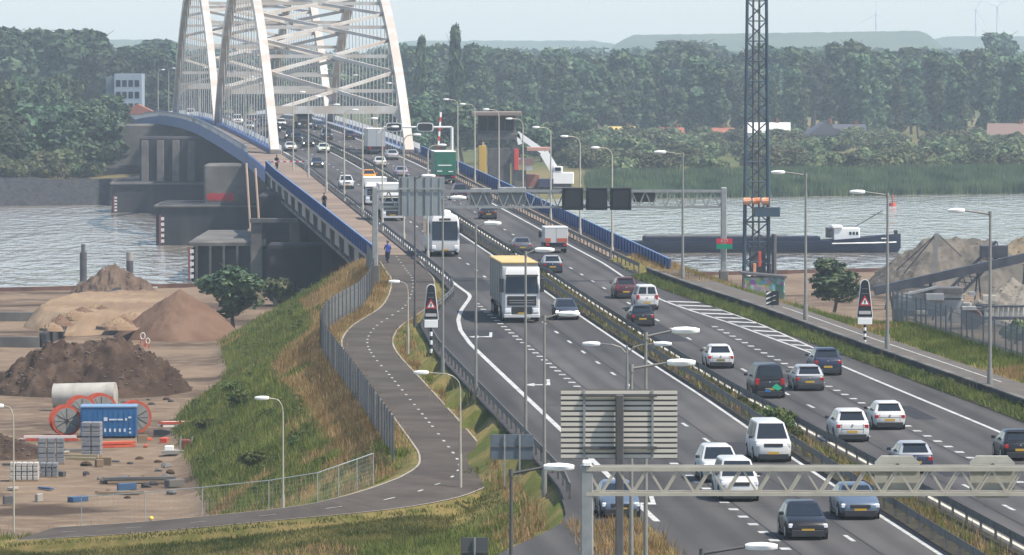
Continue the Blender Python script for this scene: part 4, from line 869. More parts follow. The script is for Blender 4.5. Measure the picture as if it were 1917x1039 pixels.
# ------------------------------------------------------------------ vehicles
def paint(name, c, metal=.0): return mat('paint_'+name, c, .35, metal, coat=.15, spec=.35)
PC = {'white': paint('white', (.5,.5,.49)), 'black': paint('black', (.014,.015,.019)), 'navy': paint('navy', (.018,.026,.055)), 'grey': paint('grey', (.11,.115,.125), .3), 'silver': paint('silver', (.42,.43,.44), .4), 'maroon': paint('maroon', (.07,.022,.028)), 'blue': paint('blue', (.10,.135,.19), .2), 'slate': paint('slate', (.05,.06,.08), .3), 'orange': paint('orange', (.62,.24,.02)), 'lilac': paint('lilac', (.30,.29,.36), .3), 'ltgreen': paint('ltgreen', (.50,.58,.47)), 'plum': paint('plum', (.045,.03,.06), .2)}
SPEC = {  # L, W, H, belt, hood front z, windscreen base y, roof front y, roof rear y, rear glass base y
 'hatch': (4.2, 1.78, 1.46, .93, .74, 1.1, .2, -1.35, -1.98), 'estate': (4.65, 1.82, 1.47, .93, .76, 1.15, .25, -1.7, -2.22), 'sedan': (4.6, 1.82, 1.43, .96, .76, 1.05, .25, -1.05, -1.75),
 'suv': (4.5, 1.85, 1.63, 1.04, .92, 1.2, .4, -1.6, -2.12), 'mpv': (4.4, 1.83, 1.83, 1.08, .98, 1.35, .75, -2.0, -2.12), 'van': (5.0, 1.9, 1.92, 1.1, 1.02, 1.85, 1.15, -2.35, -2.45)}
def wheelmesh(r, w):
    t = MB(); t.disc((0,0,0), (1,0,0), r, w, 16); tm = t.mesh('tyre'); tm.materials.append(RUBBER)
    t = MB(); t.disc((0,0,0), (1,0,0), r*.64, w+.02, 10); rm = t.mesh('rim'); rm.materials.append(SILVER); return tm, rm
WM = {r: wheelmesh(r, w) for r, w in ((.32, .22), (.36, .24), (.5, .32))}
def wheel(o, x, y, r):
    t, m = WM[r]; w = share('wheel', t, o, (x, y, r)); share('rim', m, w)
def car(kind, color, px, py, toward, label, lights=None, Lf=1.0, plate=PLATE_Y, dark_rear=False, roofc=None, at_=None):
    L, W, H, zb, zh, ws, rf, rr, rb = SPEC[kind]; hit = road_hit(px, py) if at_ is None else RP(*at_); Y = hit.y+L/2+.15; rz = heading(Y); x = hit.x-math.tan(rz)*(L/2)
    o = thing('van' if kind in ('van',) else 'car', label, 'van' if kind in ('van', 'mpv') else 'car', (x, Y, ZR(Y)+.004), rz+(math.pi if toward else 0), 'vehicles on the motorway')
    o.scale = (.93, .95, .96); pm = PC[color]; hw = W/2
    def top(y):
        if y > ws: return zb+(zh-zb)*((y-ws)/(L/2-ws))**1.4
        if y < rb and kind == 'sedan': return zb
        return zb
    st = []
    for y, wf, tf in ((-L/2, .80, .80), (-L/2+.05, .90, .92), (-L/2+.2, .965, 1), (-L/2+.6, .99, 1), (-.6, 1, 1), (ws-.2, 1, 1), (ws+.1, .99, 1), (L/2-.55, .97, 1), (L/2-.22, .93, .97), (L/2-.06, .84, .88), (L/2, .72, .78)):
        t = top(y)*tf; w = hw*wf; zl = .2+.10*(1-min(1, tf*1.0)); m_ = min(.6, t*.62)
        half = [(.80, zl), (.97, zl+.12), (1.0, m_), (1.0, max(m_+.02, t-.16)), (.955, t-.045), (.84, t)]
        st.append([(w*a, y, z) for a, z in half]+[(-w*a, y, z) for a, z in reversed(half)])
    mb = MB(); mb.loft(st); mb.build('body', pm, o, smooth=42)
    b0 = hw*.94; b1 = hw*.71; zc = zb-.03; zt = H-.07
    def ring(yr, yf, w, z, c): return [(w, yr+c, z), (w, yf-c, z), (w-c*.8, yf, z), (-w+c*.8, yf, z), (-w, yf-c, z), (-w, yr+c, z), (-w+c*.8, yr, z), (w-c*.8, yr, z)]
    mb = MB(); mb.loft([ring(rb, ws, b0, zc, .08), ring(rr, rf, b1, zt, .08), ring(rr+.1, rf-.14, b1-.11, H, .08)]); mb.build('cabin', PC[roofc] if roofc else pm, o, smooth=35)  # silver cabin on dark cars puts sun glint into the roof colour
    def F(side, u, v, e=.012):                           # point on a cabin face, u along, v up
        if side in ('l', 'r'):
            s = 1 if side == 'r' else -1; y0 = rb+(rr-rb)*v; y1 = ws+(rf-ws)*v; w = b0+(b1-b0)*v+e; return (s*w, y0+(y1-y0)*u, zc+(zt-zc)*v+e*.3)
        yy = (ws+(rf-ws)*v+e) if side == 'f' else (rb+(rr-rb)*v-e); w = b0+(b1-b0)*v; return (-w+2*w*u, yy, zc+(zt-zc)*v+e*.6)
    def pane(side, u0, u1, v0, v1, nm, du=0): mb = MB(); mb.add([F(side, u0, v0), F(side, u1, v0), F(side, u1-du, v1), F(side, u0+du, v1)], [(0,1,2,3)]); mb.build(nm, GLASS, o)
    pane('f', .06, .94, .06, .96, 'windscreen')
    if not dark_rear: pane('b', .1, .9, .18 if kind != 'van' else .25, .93, 'rear_window')
    else:
        pane('b', .08, .46, .2, .9, 'rear_window'); pane('b', .54, .92, .2, .9, 'rear_window')
    for s in ('l', 'r'): pane(s, .52, .88, .1, .9, 'front_side_window'); pane(s, .12, .48, .1, .9, 'rear_side_window')
    for s in (1, -1):
        for y in (L*.3, -L*.29):
            wheel(o, s*(hw-.10), y, .32 if kind != 'van' else .36); mb = MB(); mb.disc((s*(hw-.06), y, .36), (1,0,0), .39, .14, 16); mb.build('wheel_arch', BLACKP, o)
        mb = MB(); mb.box(min(s*hw, s*(hw+.006)), max(s*hw, s*(hw+.006)), .08, .1, .3, zb-.06); mb.build('door_seam', BLACKP, o)
        mb = MB(); mb.box(min(s*hw*.98, s*(hw+.012)), max(s*hw*.98, s*(hw+.012)), -L*.2, L*.2, .2, .3); mb.build('sill', BLACKP, o)
        mb = MB(); mb.cbox(min(s*hw*.72, s*hw*.93), max(s*hw*.72, s*hw*.93), L/2-.2, L/2-.035, zh-.22, zh-.06, .03); mb.build('headlamp', LIT if lights else HEADL, o)
        zt0 = zb-.30; mb = MB(); mb.cbox(min(s*hw*.66, s*hw*.92), max(s*hw*.66, s*hw*.92), -L/2-.005, -L/2+.14, zt0, zt0+(.17 if kind in ('hatch', 'sedan', 'estate', 'suv') else .34), .03); mb.build('tail_lamp', TAIL, o)
        mb = MB(); mb.cbox(min(s*hw, s*(hw+.2)), max(s*hw, s*(hw+.2)), ws-.45, ws-.28, zb+.02, zb+.17, .03); mb.build('mirror', pm if color not in ('white',) else BLACKP, o)
    for y, s in ((L/2, 1), (-L/2, -1)):
        yy = y+.012*s; mb = MB(); mb.box(-.27, .27, min(yy, yy-.02*s), max(yy, yy-.02*s), .48 if s < 0 else .40, .60 if s < 0 else .52); mb.build('number_plate', plate, o)
        mb = MB(); y2 = y-.02*s; mb.cbox(-hw*.8, hw*.8, min(y2, y2+.035*s), max(y2, y2+.035*s), .16, .42, .02); mb.build('lower_bumper', BLACKP, o)
    if kind in ('hatch', 'suv', 'estate'): mb = MB(); mb.cbox(-b1*.9, b1*.9, rr-.14, rr+.1, H-.1, H-.045, .02); mb.build('roof_spoiler', pm, o)
    for x0, x1, z0, z1 in ((-hw*.62, hw*.62, .66, .675), (-hw*.63, -hw*.615, .45, zb-.1), (hw*.615, hw*.63, .45, zb-.1)): mb = MB(); mb.box(x0, x1, -L/2-.008, -L/2+.06, z0, z1); mb.build('boot_seam', BLACKP, o)
    mb = MB(); mb.disc((0, -L/2+.0, zb-.16), (0,1,0), .05, .06, 10); mb.build('badge', SILVER, o)
    mb = MB(); mb.cbox(-hw*.5, hw*.5, L/2-.04, L/2+.015, zh-.26, zh-.1, .02); mb.build('grille', BLACKP, o)
    mb = MB(); mb.box(-hw*.86, hw*.86, -L/2+.25, L/2-.3, .13, .2); mb.build('underbody', BLACKP, o)
    return o
T, A_ = True, False
car('hatch', 'white', 1350, 691, A_, 'white hatchback alone in the departing lanes above the black van', plate=mat('dark_plate', (.2,.15,.03), .5))
v = car('van', 'black', 1442, 747, A_, 'black van with green stickers on its back door')
mb = MB(); mb.prism([(.1, -2.515, .62), (.5, -2.515, .45), (.72, -2.515, .6), (.38, -2.515, .86)], (0, -.012, 0)); mb.build('green_sticker', mat('sticker_green', (.02,.38,.2), .5), v)
mb = MB(); mb.prism([(-.3, -2.515, .40), (.05, -2.515, .36), (.0, -2.515, .55), (-.25, -2.515, .58)], (0, -.012, 0)); mb.build('blue_sticker', mat('sticker_blue', (.02,.12,.32), .5), v)
car('estate', 'grey', 1517, 733, A_, 'grey estate car between black van and dark suv', roofc='silver'); car('suv', 'navy', 1551, 704, A_, 'dark suv in the right lane beside the grey estate')  # estate's silver roof is painted-in sun glint
car('suv', 'white', 1597, 829, A_, 'white suv with black lower bumper in departing lanes'); car('hatch', 'white', 1667, 806, A_, 'white hatchback right of the white suv'); car('hatch', 'navy', 1716, 888, A_, 'dark hatchback just behind the foreground gantry', roofc='silver'); car('hatch', 'black', 1912, 864, A_, 'dark car cut by the right picture edge')  # navy hatchback: roof coloured silver to imitate the sun's glint
car('hatch', 'black', 1204, 612, A_, 'black hatchback with red tail lamps behind the small white van'); car('mpv', 'white', 1212, 581, A_, 'small white van with twin rear windows', dark_rear=True); car('suv', 'maroon', 1173, 560, A_, 'dark reddish car left of the small white van')
car('hatch', 'navy', 1035, 512, A_, 'navy hatchback with sun glint painted on its roof following the red-marked box van', roofc='silver'); car('sedan', 'grey', 979, 475, A_, 'grey saloon left of the red-marked box van'); car('sedan', 'black', 915, 411, A_, 'black saloon under the far gantry', roofc='black')  # navy car's silver roof imitates sun glint by colour
car('mpv', 'plum', 862, 375, A_, 'dark plum car behind the green truck'); car('hatch', 'lilac', 752, 333, A_, 'pale lilac car left of the green truck'); car('hatch', 'white', 712, 314, A_, 'white hatchback before the white lorry on the bridge'); car('estate', 'silver', 735, 300, A_, 'silver estate car near the right arch foot')
car('hatch', 'slate', 1062, 600, T, 'dark hatchback beside the white truck heading to the camera', lights=True); car('van', 'white', 1449, 867, T, 'white van heading to the camera beside the median'); car('suv', 'white', 1352, 905, T, 'white suv half hidden behind the pale mpv at lower right'); car('mpv', 'white', 1386, 941, T, 'white mpv with black grille at the foreground gantry')
car('sedan', 'blue', 1612, 975, T, 'blue-grey saloon passing under the foreground gantry'); car('hatch', 'blue', 1163, 972, T, 'pale blue car half hidden by the ribbed sign post'); car('hatch', 'black', 1514, 1013, T, 'black car at the lower edge near the median')
car('suv', 'white', 649, 354, T, 'white suv on the approach left of the orange car'); car('hatch', 'orange', 692, 340, T, 'orange car before the white box truck'); car('hatch', 'slate', 594, 315, T, 'slate car with lit lamps at the bascule span', lights=True); car('hatch', 'ltgreen', 607, 287, T, 'pale greenish car entering the bascule span'); car('sedan', 'white', 545, 284, T, 'white car with red front mark beside the left arch foot', lights=False)
car('hatch', 'black', 545, 261, T, 'black car with bright lamps inside the near arch', lights=True); car('mpv', 'slate', 613, 262, T, 'slate car inside the near arch'); car('sedan', 'slate', 600, 243, T, 'dark saloon far inside the near arch'); car('hatch', 'white', 527, 238, T, 'white hatchback far inside the near arch'); car('mpv', 'white', 358, 221, T, 'white van on the bridge crest at far left')
car('hatch', 'navy', 655, 262, A_, 'navy car far up the departing bridge lane')
for k, (kd, cl, Y, off) in enumerate((('suv', 'black', 985, -2.7), ('hatch', 'silver', 1003, -5.9), ('estate', 'navy', 1020, -2.7), ('mpv', 'white', 1040, -5.9), ('hatch', 'maroon', 1058, -2.7), ('suv', 'grey', 1082, -5.9), ('sedan', 'black', 900, -2.8), ('estate', 'slate', 928, -2.7))):
    car(kd, cl, 0, 0, T, ('black suv', 'silver hatchback', 'navy estate', 'white mpv', 'maroon hatchback', 'grey suv', 'black saloon', 'slate estate')[k]+' in the oncoming queue under the arches, '+('seventh from the rear', 'sixth from the rear', 'fifth from the rear', 'fourth from the rear', 'third from the rear', 'rearmost', 'nearest to the camera', 'second nearest')[k], lights=(k % 3 == 0), at_=(Y, off))
# ---- lorries, bus
def rigid(px, py, toward, L, label, name, cat='truck'):
    hit = road_hit(px, py); Y = hit.y+L/2+.2; rz = heading(Y); x = hit.x-math.tan(rz)*L/2
    return thing(name, label, cat, (x, Y, ZR(Y)+.004), rz+(math.pi if toward else 0), 'vehicles on the motorway')
def cab(o, yf, w, z0, z1, ln, m, grille=True, roofz=None):
    hw = w/2; mb = MB(); rings = []
    for z, f, r in ((z0, .0, .10), (z0+.9, .0, .12), (z0+1.45, .03, .12), (z1-.35, .28, .14), (z1, .55, .25)):
        rings.append([(hw-r, yf-f, z), (hw, yf-f-r, z), (hw, yf-ln, z), (-hw, yf-ln, z), (-hw, yf-f-r, z), (-hw+r, yf-f, z)])
    mb.loft(rings); mb.build('cab', m, o, smooth=30)
    zb = z0+1.42; zt = z1-.62; mb = MB(); mb.add([(-hw*.9, yf-.0, zb), (hw*.9, yf-.0, zb), (hw*.86, yf-.19, zt), (-hw*.86, yf-.19, zt)], [(0,1,2,3)]); mb.build('windscreen', GLASS, o)
    for s in (1, -1):
        mb = MB(); mb.add([(s*(hw+.012), yf-.3, zb), (s*(hw+.012), yf-1.2, zb), (s*(hw+.012), yf-1.2, zt), (s*(hw+.012), yf-.45, zt)], [(0,1,2,3)]); mb.build('side_window', GLASS, o)
        mb = MB(); mb.cbox(min(s*hw, s*(hw+.28)), max(s*hw, s*(hw+.28)), yf-.05, yf+.12, zb+.1, zt-.1, .04); mb.build('mirror', BLACKP, o)
        mb = MB(); mb.cbox(min(s*hw*.6, s*hw*.94), max(s*hw*.6, s*hw*.94), yf-.05, yf+.06, z0+.12, z0+.4, .04); mb.build('headlamp', HEADL, o)
    if grille:
        mb = MB(); mb.cbox(-hw*.8, hw*.8, yf-.02, yf+.035, z0+.6, z0+1.25, .03); mb.build('grille', BLACKP, o)
        mb = MB(); mb.cbox(-hw*.56, hw*.56, yf+.0, yf+.05, z0-.1, z0+.52, .03); mb.build('lower_grille', BLACKP, o)
        for k in range(2): mb = MB(); mb.box(-hw*.7, hw*.7, yf+.036, yf+.05, z0+.76+.17*k, z0+.8+.17*k); mb.build('grille_bar', SILVER, o)
    mb = MB(); mb.cbox(-hw*.9, hw*.9, yf-.1, yf+.25, zt+.02, zt+.14, .03); mb.build('sun_visor', BLACKP, o)
    mb = MB(); mb.box(-.27, .27, yf+.052, yf+.065, z0+.02, z0+.12); mb.build('number_plate', PLATE_Y, o)
    mb = MB(); mb.cbox(-hw, hw, yf-.5, yf+.06, z0-.22, z0+.02, .05); mb.build('bumper', m, o)
TARP = mat('trailer_tarp', (.15,.14,.13), .6, col2=(.19,.18,.165), scale=.8); TAN = mat('tan_roof', (.48,.33,.12), .7, col2=(.54,.4,.18), scale=.7)
o = rigid(977, 605, T, 16, 'white truck with tan-roofed curtain trailer heading to the camera', 'truck'); cab(o, 8.0, 2.5, .55, 3.75, 2.3, PC['white'])
mb = MB(); mb.cbox(-1.27, 1.27, -7.9, 5.3, 1.2, 3.95, .04); mb.build('trailer', TARP, o); mb = MB(); mb.cbox(-1.29, 1.29, -7.92, 5.32, 3.95, 4.05, .03); mb.build('trailer_roof', TAN, o)
mb = MB(); mb.box(-1.1, 1.1, -7.8, 7.2, .75, 1.2); mb.build('chassis', BLACKP, o)
for k in range(5): mb = MB(); mb.box(-1.295, -1.27, -6.5+k*2.5, -6.44+k*2.5, 1.2, 3.95); mb.box(1.27, 1.295, -6.5+k*2.5, -6.44+k*2.5, 1.2, 3.95); mb.build('curtain_strap', GALV_D, o)
for y in (6.6, 3.4, -4.2, -5.5, -6.8):
    for s in (1, -1): wheel(o, s*1.08, y, .5)
o = rigid(833, 481, T, 12, 'white touring coach with large windscreen under the far gantry', 'coach', 'bus'); mb = MB(); rings = []
for z, f, w in ((.35, .05, 1.2), (.6, 0, 1.275), (1.35, .03, 1.275), (3.1, .3, 1.24), (3.5, .55, 1.1), (3.58, .8, .9)): rings.append([(w-.15, 6-f, z), (w, 5.8-f, z), (w, -5.9, z), (-w, -5.9, z), (-w, 5.8-f, z), (-w+.15, 6-f, z)])
mb.loft(rings); mb.build('body', PC['white'], o, smooth=30)
mb = MB(); mb.add([(-1.12, 6.0, 1.4), (1.12, 6.0, 1.4), (1.1, 5.74, 3.02), (-1.1, 5.74, 3.02)], [(0,1,2,3)]); mb.build('windscreen', GLASS, o)
for s in (1, -1):
    for k in range(6): mb = MB(); y = 5.0-k*1.78; mb.add([(s*1.292, y, 1.6), (s*1.292, y-1.68, 1.6), (s*1.265, y-1.68, 3.0), (s*1.265, y, 3.0)], [(0,1,2,3)]); mb.build('side_window', GLASS, o)
    mb = MB(); mb.cbox(min(s*1.28, s*1.6), max(s*1.28, s*1.6), 5.8, 6.05, 2.0, 2.9, .05); mb.build('mirror', BLACKP, o)
    mb = MB(); mb.cbox(min(s*.8, s*1.15), max(s*.8, s*1.15), 5.9, 6.03, .65, .95, .04); mb.build('headlamp', HEADL, o)
    for y in (3.4, -2.8): wheel(o, s*1.1, y, .5)
mb = MB(); mb.cbox(-.9, .9, -3.5, -1.0, 3.55, 3.78, .08); mb.build('roof_unit', LAMPW, o); mb = MB(); mb.box(-.3, .3, 6.01, 6.03, .5, .62); mb.build('number_plate', PLATE_Y, o)
mb = MB(); mb.cbox(-1.0, 1.0, 5.95, 6.03, .36, .5, .02); mb.build('lower_bumper', BLACKP, o); mb = MB(); mb.box(-.5, .5, 5.80, 5.84, 3.08, 3.28); mb.build('destination_panel', BLACKP, o)
def boxtruck(px, py, toward, L, H, bm_, cm, label, roofm, tail=None):
    o = rigid(px, py, toward, L, label, 'box_truck'); cab(o, L/2, 2.35, .5, min(3.0, H-.4), 1.9, cm)
    mb = MB(); mb.cbox(-1.25, 1.25, -L/2, L/2-2.0, 1.05, H, .04); mb.build('cargo_box', bm_, o); mb = MB(); mb.cbox(-1.27, 1.27, -L/2-.02, L/2-1.98, H, H+.08, .03); mb.build('box_roof', roofm, o)
    mb = MB(); mb.box(-1.0, 1.0, -L/2+.1, L/2-.3, .6, 1.05); mb.build('chassis', BLACKP, o)
    for y in (L/2-1.0, -L/2+1.8):
        for s in (1, -1): wheel(o, s*1.05, y, .5)
    for s in (1, -1): mb = MB(); mb.cbox(s*.95-.2, s*.95+.2, -L/2-.05, -L/2+.05, .75, .95, .03); mb.build('tail_lamp', TAIL, o)
    mb = MB(); mb.box(-1.2, 1.2, -L/2-.06, -L/2+.02, .45, .62); mb.build('underrun_bar', GALV_D, o); mb = MB(); mb.box(-.012, .012, -L/2-.015, -L/2+.02, 1.1, H-.08); mb.build('door_seam', GALV_D, o)
    return o
boxtruck(735, 414, T, 8.5, 3.6, PC['white'], PC['white'], 'white box truck heading to the camera behind the far gantry sign', LAMPW)
g = boxtruck(834, 345, A_, 11, 3.8, mat('green_tarp', (.01,.11,.065), .55, col2=(.014,.135,.08), scale=1.2), PC['white'], 'green box truck with white roof driving onto the bridge', LAMPW)
for x0, x1, z in ((-.9, .75, 2.15), (-1.0, -.4, 1.45), (.35, .9, 1.4)): mb = MB(); mb.box(x0, x1, -5.53, -5.5, z, z+.12); mb.build('marking', LAMPW, g)
boxtruck(705, 289, A_, 10, 3.5, PC['silver'], PC['white'], 'silver lorry driving away at the near arch foot', LAMPW); boxtruck(571, 241, T, 9, 3.5, TAN, PC['slate'], 'tan-boxed lorry far inside the near arch', TAN)
boxtruck(704, 385, T, 6.5, 2.9, PC['white'], PC['white'], 'white delivery truck following the white box truck', LAMPW)
b_ = boxtruck(1042, 475, A_, 5.8, 2.55, PC['white'], PC['white'], 'white box van with red corner marks in departing lanes', LAMPW)
b_.scale = (.82, .9, .88)
for x0, x1 in ((.1, 1.2), (-1.2, -.6)): mb = MB(); mb.box(x0, x1, -2.93, -2.9, 1.12, 1.5); mb.build('red_mark', mat('mark_red', (.42,.09,.05), .5), b_)

# ------------------------------------------------------------------ people and bicycles
def skin(o, joints, bones, m, name='body'):
    me = bpy.data.meshes.new(name); me.from_pydata([j[0] for j in joints], bones, []); b = bpy.data.objects.new(name, me); COL.objects.link(b); b.parent = o
    md = b.modifiers.new('skin', 'SKIN'); md.use_smooth_shade = True
    for v_, j in zip(me.skin_vertices[0].data, joints): v_.radius = (j[1], j[1])
    me.skin_vertices[0].data[0].use_root = True; b.modifiers.new('sub', 'SUBSURF').levels = 1; b.modifiers['sub'].render_levels = 1; me.materials.append(m); return b
def person(loc, rz, label, pose, shirt, legs, hair, name='person'):
    o = thing(name, label, 'person', loc, rz)
    sit = pose == 'ride'; hip = (0, -.12, .98) if sit else (0, 0, .92)
    ch = (0, .12, 1.42) if sit else (0, .02, 1.35); J = [(hip, .14), ((0, ch[1]*.5+hip[1]*.5, .5*(hip[2]+ch[2])), .135), (ch, .16), ((0, ch[1]+.03, ch[2]+.15), .065), ((0, ch[1]+.05, ch[2]+.30), .10)]
    B = [(0,1),(1,2),(2,3),(3,4)]
    for s in (-1, 1):
        i = len(J); sh = (s*.19, ch[1], ch[2]+.04)
        el = (s*.26, ch[1]+.22, ch[2]-.2) if sit else (s*.25, ch[1]-.02, ch[2]-.26); wr = (s*.24, ch[1]+.45, ch[2]-.28) if sit else (s*.27, ch[1]+.06, ch[2]-.52)
        J += [(sh, .075), (el, .05), (wr, .04), ((wr[0], wr[1]+.07, wr[2]-.04), .035)]; B += [(2,i),(i,i+1),(i+1,i+2),(i+2,i+3)]
        i = len(J); k = (s*.12, .22, .82 if s > 0 else .62) if sit else (s*.11, .06*s, .5); an = (s*.12, .05 if s > 0 else .02, .42 if s > 0 else .2) if sit else (s*.12, -.03*s, .09)
        J += [((s*.1, hip[1], hip[2]-.06), .11), (k, .08), (an, .05), ((an[0], an[1]+.16, an[2]-.05), .045)]; B += [(0,i),(i,i+1),(i+1,i+2),(i+2,i+3)]
    skin(o, J, B, shirt)
    c = Vector((0, ch[1]+.05, ch[2]+.31)); mb = MB(); mb.loft([[(c.x+r*math.cos(t), c.y+r*1.1*math.sin(t), c.z+z) for t in np.linspace(0, 6.28, 11)[:-1]] for z, r in ((.0, .115), (.05, .125), (.1, .11), (.145, .06), (.155, .01))]); mb.build('hair' if hair is not HELM else 'helmet', hair, o, smooth=60)
    mb = MB(); mb.loft([[(c.x+r*math.cos(t), c.y+.015+r*1.12*math.sin(t), c.z+z) for t in np.linspace(0, 6.28, 11)[:-1]] for z, r in ((-.13, .05), (-.09, .09), (-.02, .106), (.03, .106))]); mb.build('face', mat('skin', (.45,.27,.19), .6), o, smooth=60)
    mb = MB()
    for s in (-1, 1):
        if sit: mb.tube((s*.1, -.1, .95), (s*.12, .22, .82 if s > 0 else .62), .13, .095, 8); mb.tube((s*.12, .22, .82 if s > 0 else .62), (s*.12, .05, .42 if s > 0 else .2), .092, .06, 8)
        else: mb.tube((s*.1, 0, .93), (s*.11, .06*s, .5), .125, .09, 8); mb.tube((s*.11, .06*s, .5), (s*.12, -.03*s, .08), .09, .06, 8)
    mb.build('trousers', legs, o, smooth=60); return o
HELM = mat('yellow_helmet', (.75,.55,.08), .4); HAIRD = mat('dark_hair', (.03,.022,.018), .7); DK = mat('dark_cloth', (.025,.025,.03), .9); BLUEC = mat('blue_cloth', (.06,.09,.3), .9); DENIM = mat('denim', (.05,.06,.10), .9)
def bicycle(loc, rz, label):
    o = thing('bicycle', label, 'bicycle', loc, rz)
    for y in (-.53, .55):
        mb = MB(); pts = [(0, y+.34*math.cos(t), .35+.34*math.sin(t)) for t in np.linspace(0, 6.283, 19)]; mb.pipe(pts, .022, 5); w = mb.build('wheel', RUBBER, o)
        mb = MB()
        for t in np.linspace(0, 3.14, 7)[:-1]: mb.tube((0, y+.33*math.cos(t), .35+.33*math.sin(t)), (0, y-.33*math.cos(t), .35-.33*math.sin(t)), .006, .006, 4)
        mb.build('spokes', GALV, w)
    mb = MB(); mb.pipe([(0,-.53,.35), (0,-.1,.32), (0,.38,.82), (0,-.22,.86), (0,-.1,.32)], .022, 6); mb.pipe([(0,-.53,.35), (0,-.22,.86)], .016, 5); mb.pipe([(0,.55,.35), (0,.36,.95)], .02, 6); mb.build('frame', BLACKP, o)
    mb = MB(); mb.pipe([(-.28,.28,1.08), (-.1,.36,1.05), (.1,.36,1.05), (.28,.28,1.08)], .016, 5); mb.build('handlebar', BLACKP, o); mb = MB(); mb.cbox(-.08, .08, -.38, -.12, .88, .95, .02); mb.build('saddle', BLACKP, o); return o
for px, py, lab, blab, sh, away in ((607, 394, 'dark-clothed cyclist riding down the bridge cycle path', 'black bicycle under the dark-clothed cyclist', DK, 0), (518, 317, 'small dark rider at the barrier on the cycle path', 'black bicycle of the rider at the barrier', DK, 0), (726, 492, 'cyclist in blue top near the gantry post', 'black bicycle under the cyclist in blue', BLUEC, 1)):
    p = road_hit(px, py, .03); rz = heading(p.y)+(0 if away else math.pi); bicycle(p, rz, blab); person(p, rz, lab, 'ride', sh, DENIM if sh is BLUEC else DK, HAIRD)
# ------------------------------------------------------------------ heaps in the yard
def heap(name, px, pyb, w, d, h, m, label, seed, rough=.35, z=2.0, flat=0, shape=1.0, ridge=0, dxo=0):
    c = G(px, pyb, z); cy = c.y+d/2*.8; n = 100; V = []; rr = []
    for j in range(n+1):
        for i in range(n+1):
            u = (i/n*2-1)*1.15; v_ = (j/n*2-1)*1.15; q = math.hypot(u*(1-.0*ridge), v_); 
            if ridge: q = math.hypot(max(0, abs(u)-ridge)/(1-ridge), v_)
            q += .10*mnoise.noise((u*2.1+seed, v_*2.1, seed)); f = max(0, 1-q)**shape
            if flat: f = min(f, flat)/flat
            zz = h*f+(rough*(mnoise.noise((u*6+seed, v_*6, 1))+.5*mnoise.noise((u*15, v_*15, seed))+.45*mnoise.noise((u*30, v_*30, seed))+.3*mnoise.noise((u*60, v_*60, seed))) if f > 0 else 0)*min(1, f*4)
            V.append((u*w/2, v_*d/2, zz if f > 0 else -.25))
    F = [(j*(n+1)+i, j*(n+1)+i+1, (j+1)*(n+1)+i+1, (j+1)*(n+1)+i) for j in range(n) for i in range(n)]
    o = raw(name, V, F, m, smooth=rough < .2); o.location = (c.x+dxo, cy, z); tag(o, label, 'earth heap'); return o
sm1 = heap('soil_mound', 155, 742, 15.5, 20, 3.7, SOIL, 'big dark brown soil mound in the left yard', 1.3, .75, shape=.8, ridge=.25)
heap('soil_mound', 208, 557, 9.5, 12, 3.3, mat('grey_soil', (.09,.062,.048), .95, col2=(.13,.095,.072), scale=.8, bump=.1, bscale=2), 'small pointed brown mound by the river edge', 4.1, .5, shape=.9)
heap('sand_heap', 330, 637, 11.5, 16, 4.3, SOIL2, 'smooth triangular reddish sand heap left of the tree', 7.7, .12, shape=.95)
heap('sand_terrace', 175, 622, 16, 70, 1.6, SANDM, 'broad flat sand bed between the mounds', 2.2, .15, flat=.22)
for k in range(9): heap('sand_ridge', 95+k*19+random.uniform(-6, 6), 590+random.uniform(-14, 26), random.uniform(1.8, 3.6), random.uniform(2.5, 5), random.uniform(.3, .8), (SANDM, SOIL2)[k % 2], 'small tipped sand ridge on the flat sand bed', 11+k, .12, z=3.4)['group'] = 'small sand ridges'
heap('soil_mound', -5, 862, 7, 10, 1.4, SOIL, 'low brown soil mound at the left picture edge', 9.2, .2)
def clods(o, n, s0, s1, m):                              # lumps lying on a heap
    vs = [v.co.copy() for v in o.data.vertices if v.co.z > .15]; mb = MB()
    for k in range(n):
        p = random.choice(vs); s = random.uniform(s0, s1); a = random.uniform(0, 6)
        mb.loft([[(p.x+s*f*math.cos(t+a)*(1+.3*math.sin(2*t)), p.y+s*f*.8*math.sin(t+a), p.z+z*s) for t in (0, 1.26, 2.5, 3.8, 5)] for z, f in ((-.3, .9), (.25, 1), (.6, .45))])
    q = mb.build('clods', m, o); q['kind'] = 'stuff'
clods(sm1, 520, .05, .19, mat('clod', (.075,.05,.04), .95, col2=(.14,.11,.09), scale=2))
for o_ in [o_ for o_ in COL.objects if o_.name.startswith('soil_mound.')]: clods(o_, 160, .04, .14, mat('clod', (.075,.05,.04), .95))
# concrete basins at the left edge
o = thing('concrete_basin', 'low grey concrete basin walls at the left of the yard', 'basin', G(20, 640, 2.0))
for y in (602, 650): a = G(-20, y, 2.0); b_ = G(78, y, 2.0); mb = MB(); mb.cbox(a.x, b_.x, a.y, a.y+.5, 1.7, 2.9, .05); mb.build('wall', CONC, o, True)
a = G(80, 650, 2.0); b_ = G(80, 560, 2.0); mb = MB(); mb.cbox(a.x-.3, a.x+.3, a.y, b_.y, 1.7, 3.2, .05); mb.build('wall', CONC_D, o, True)
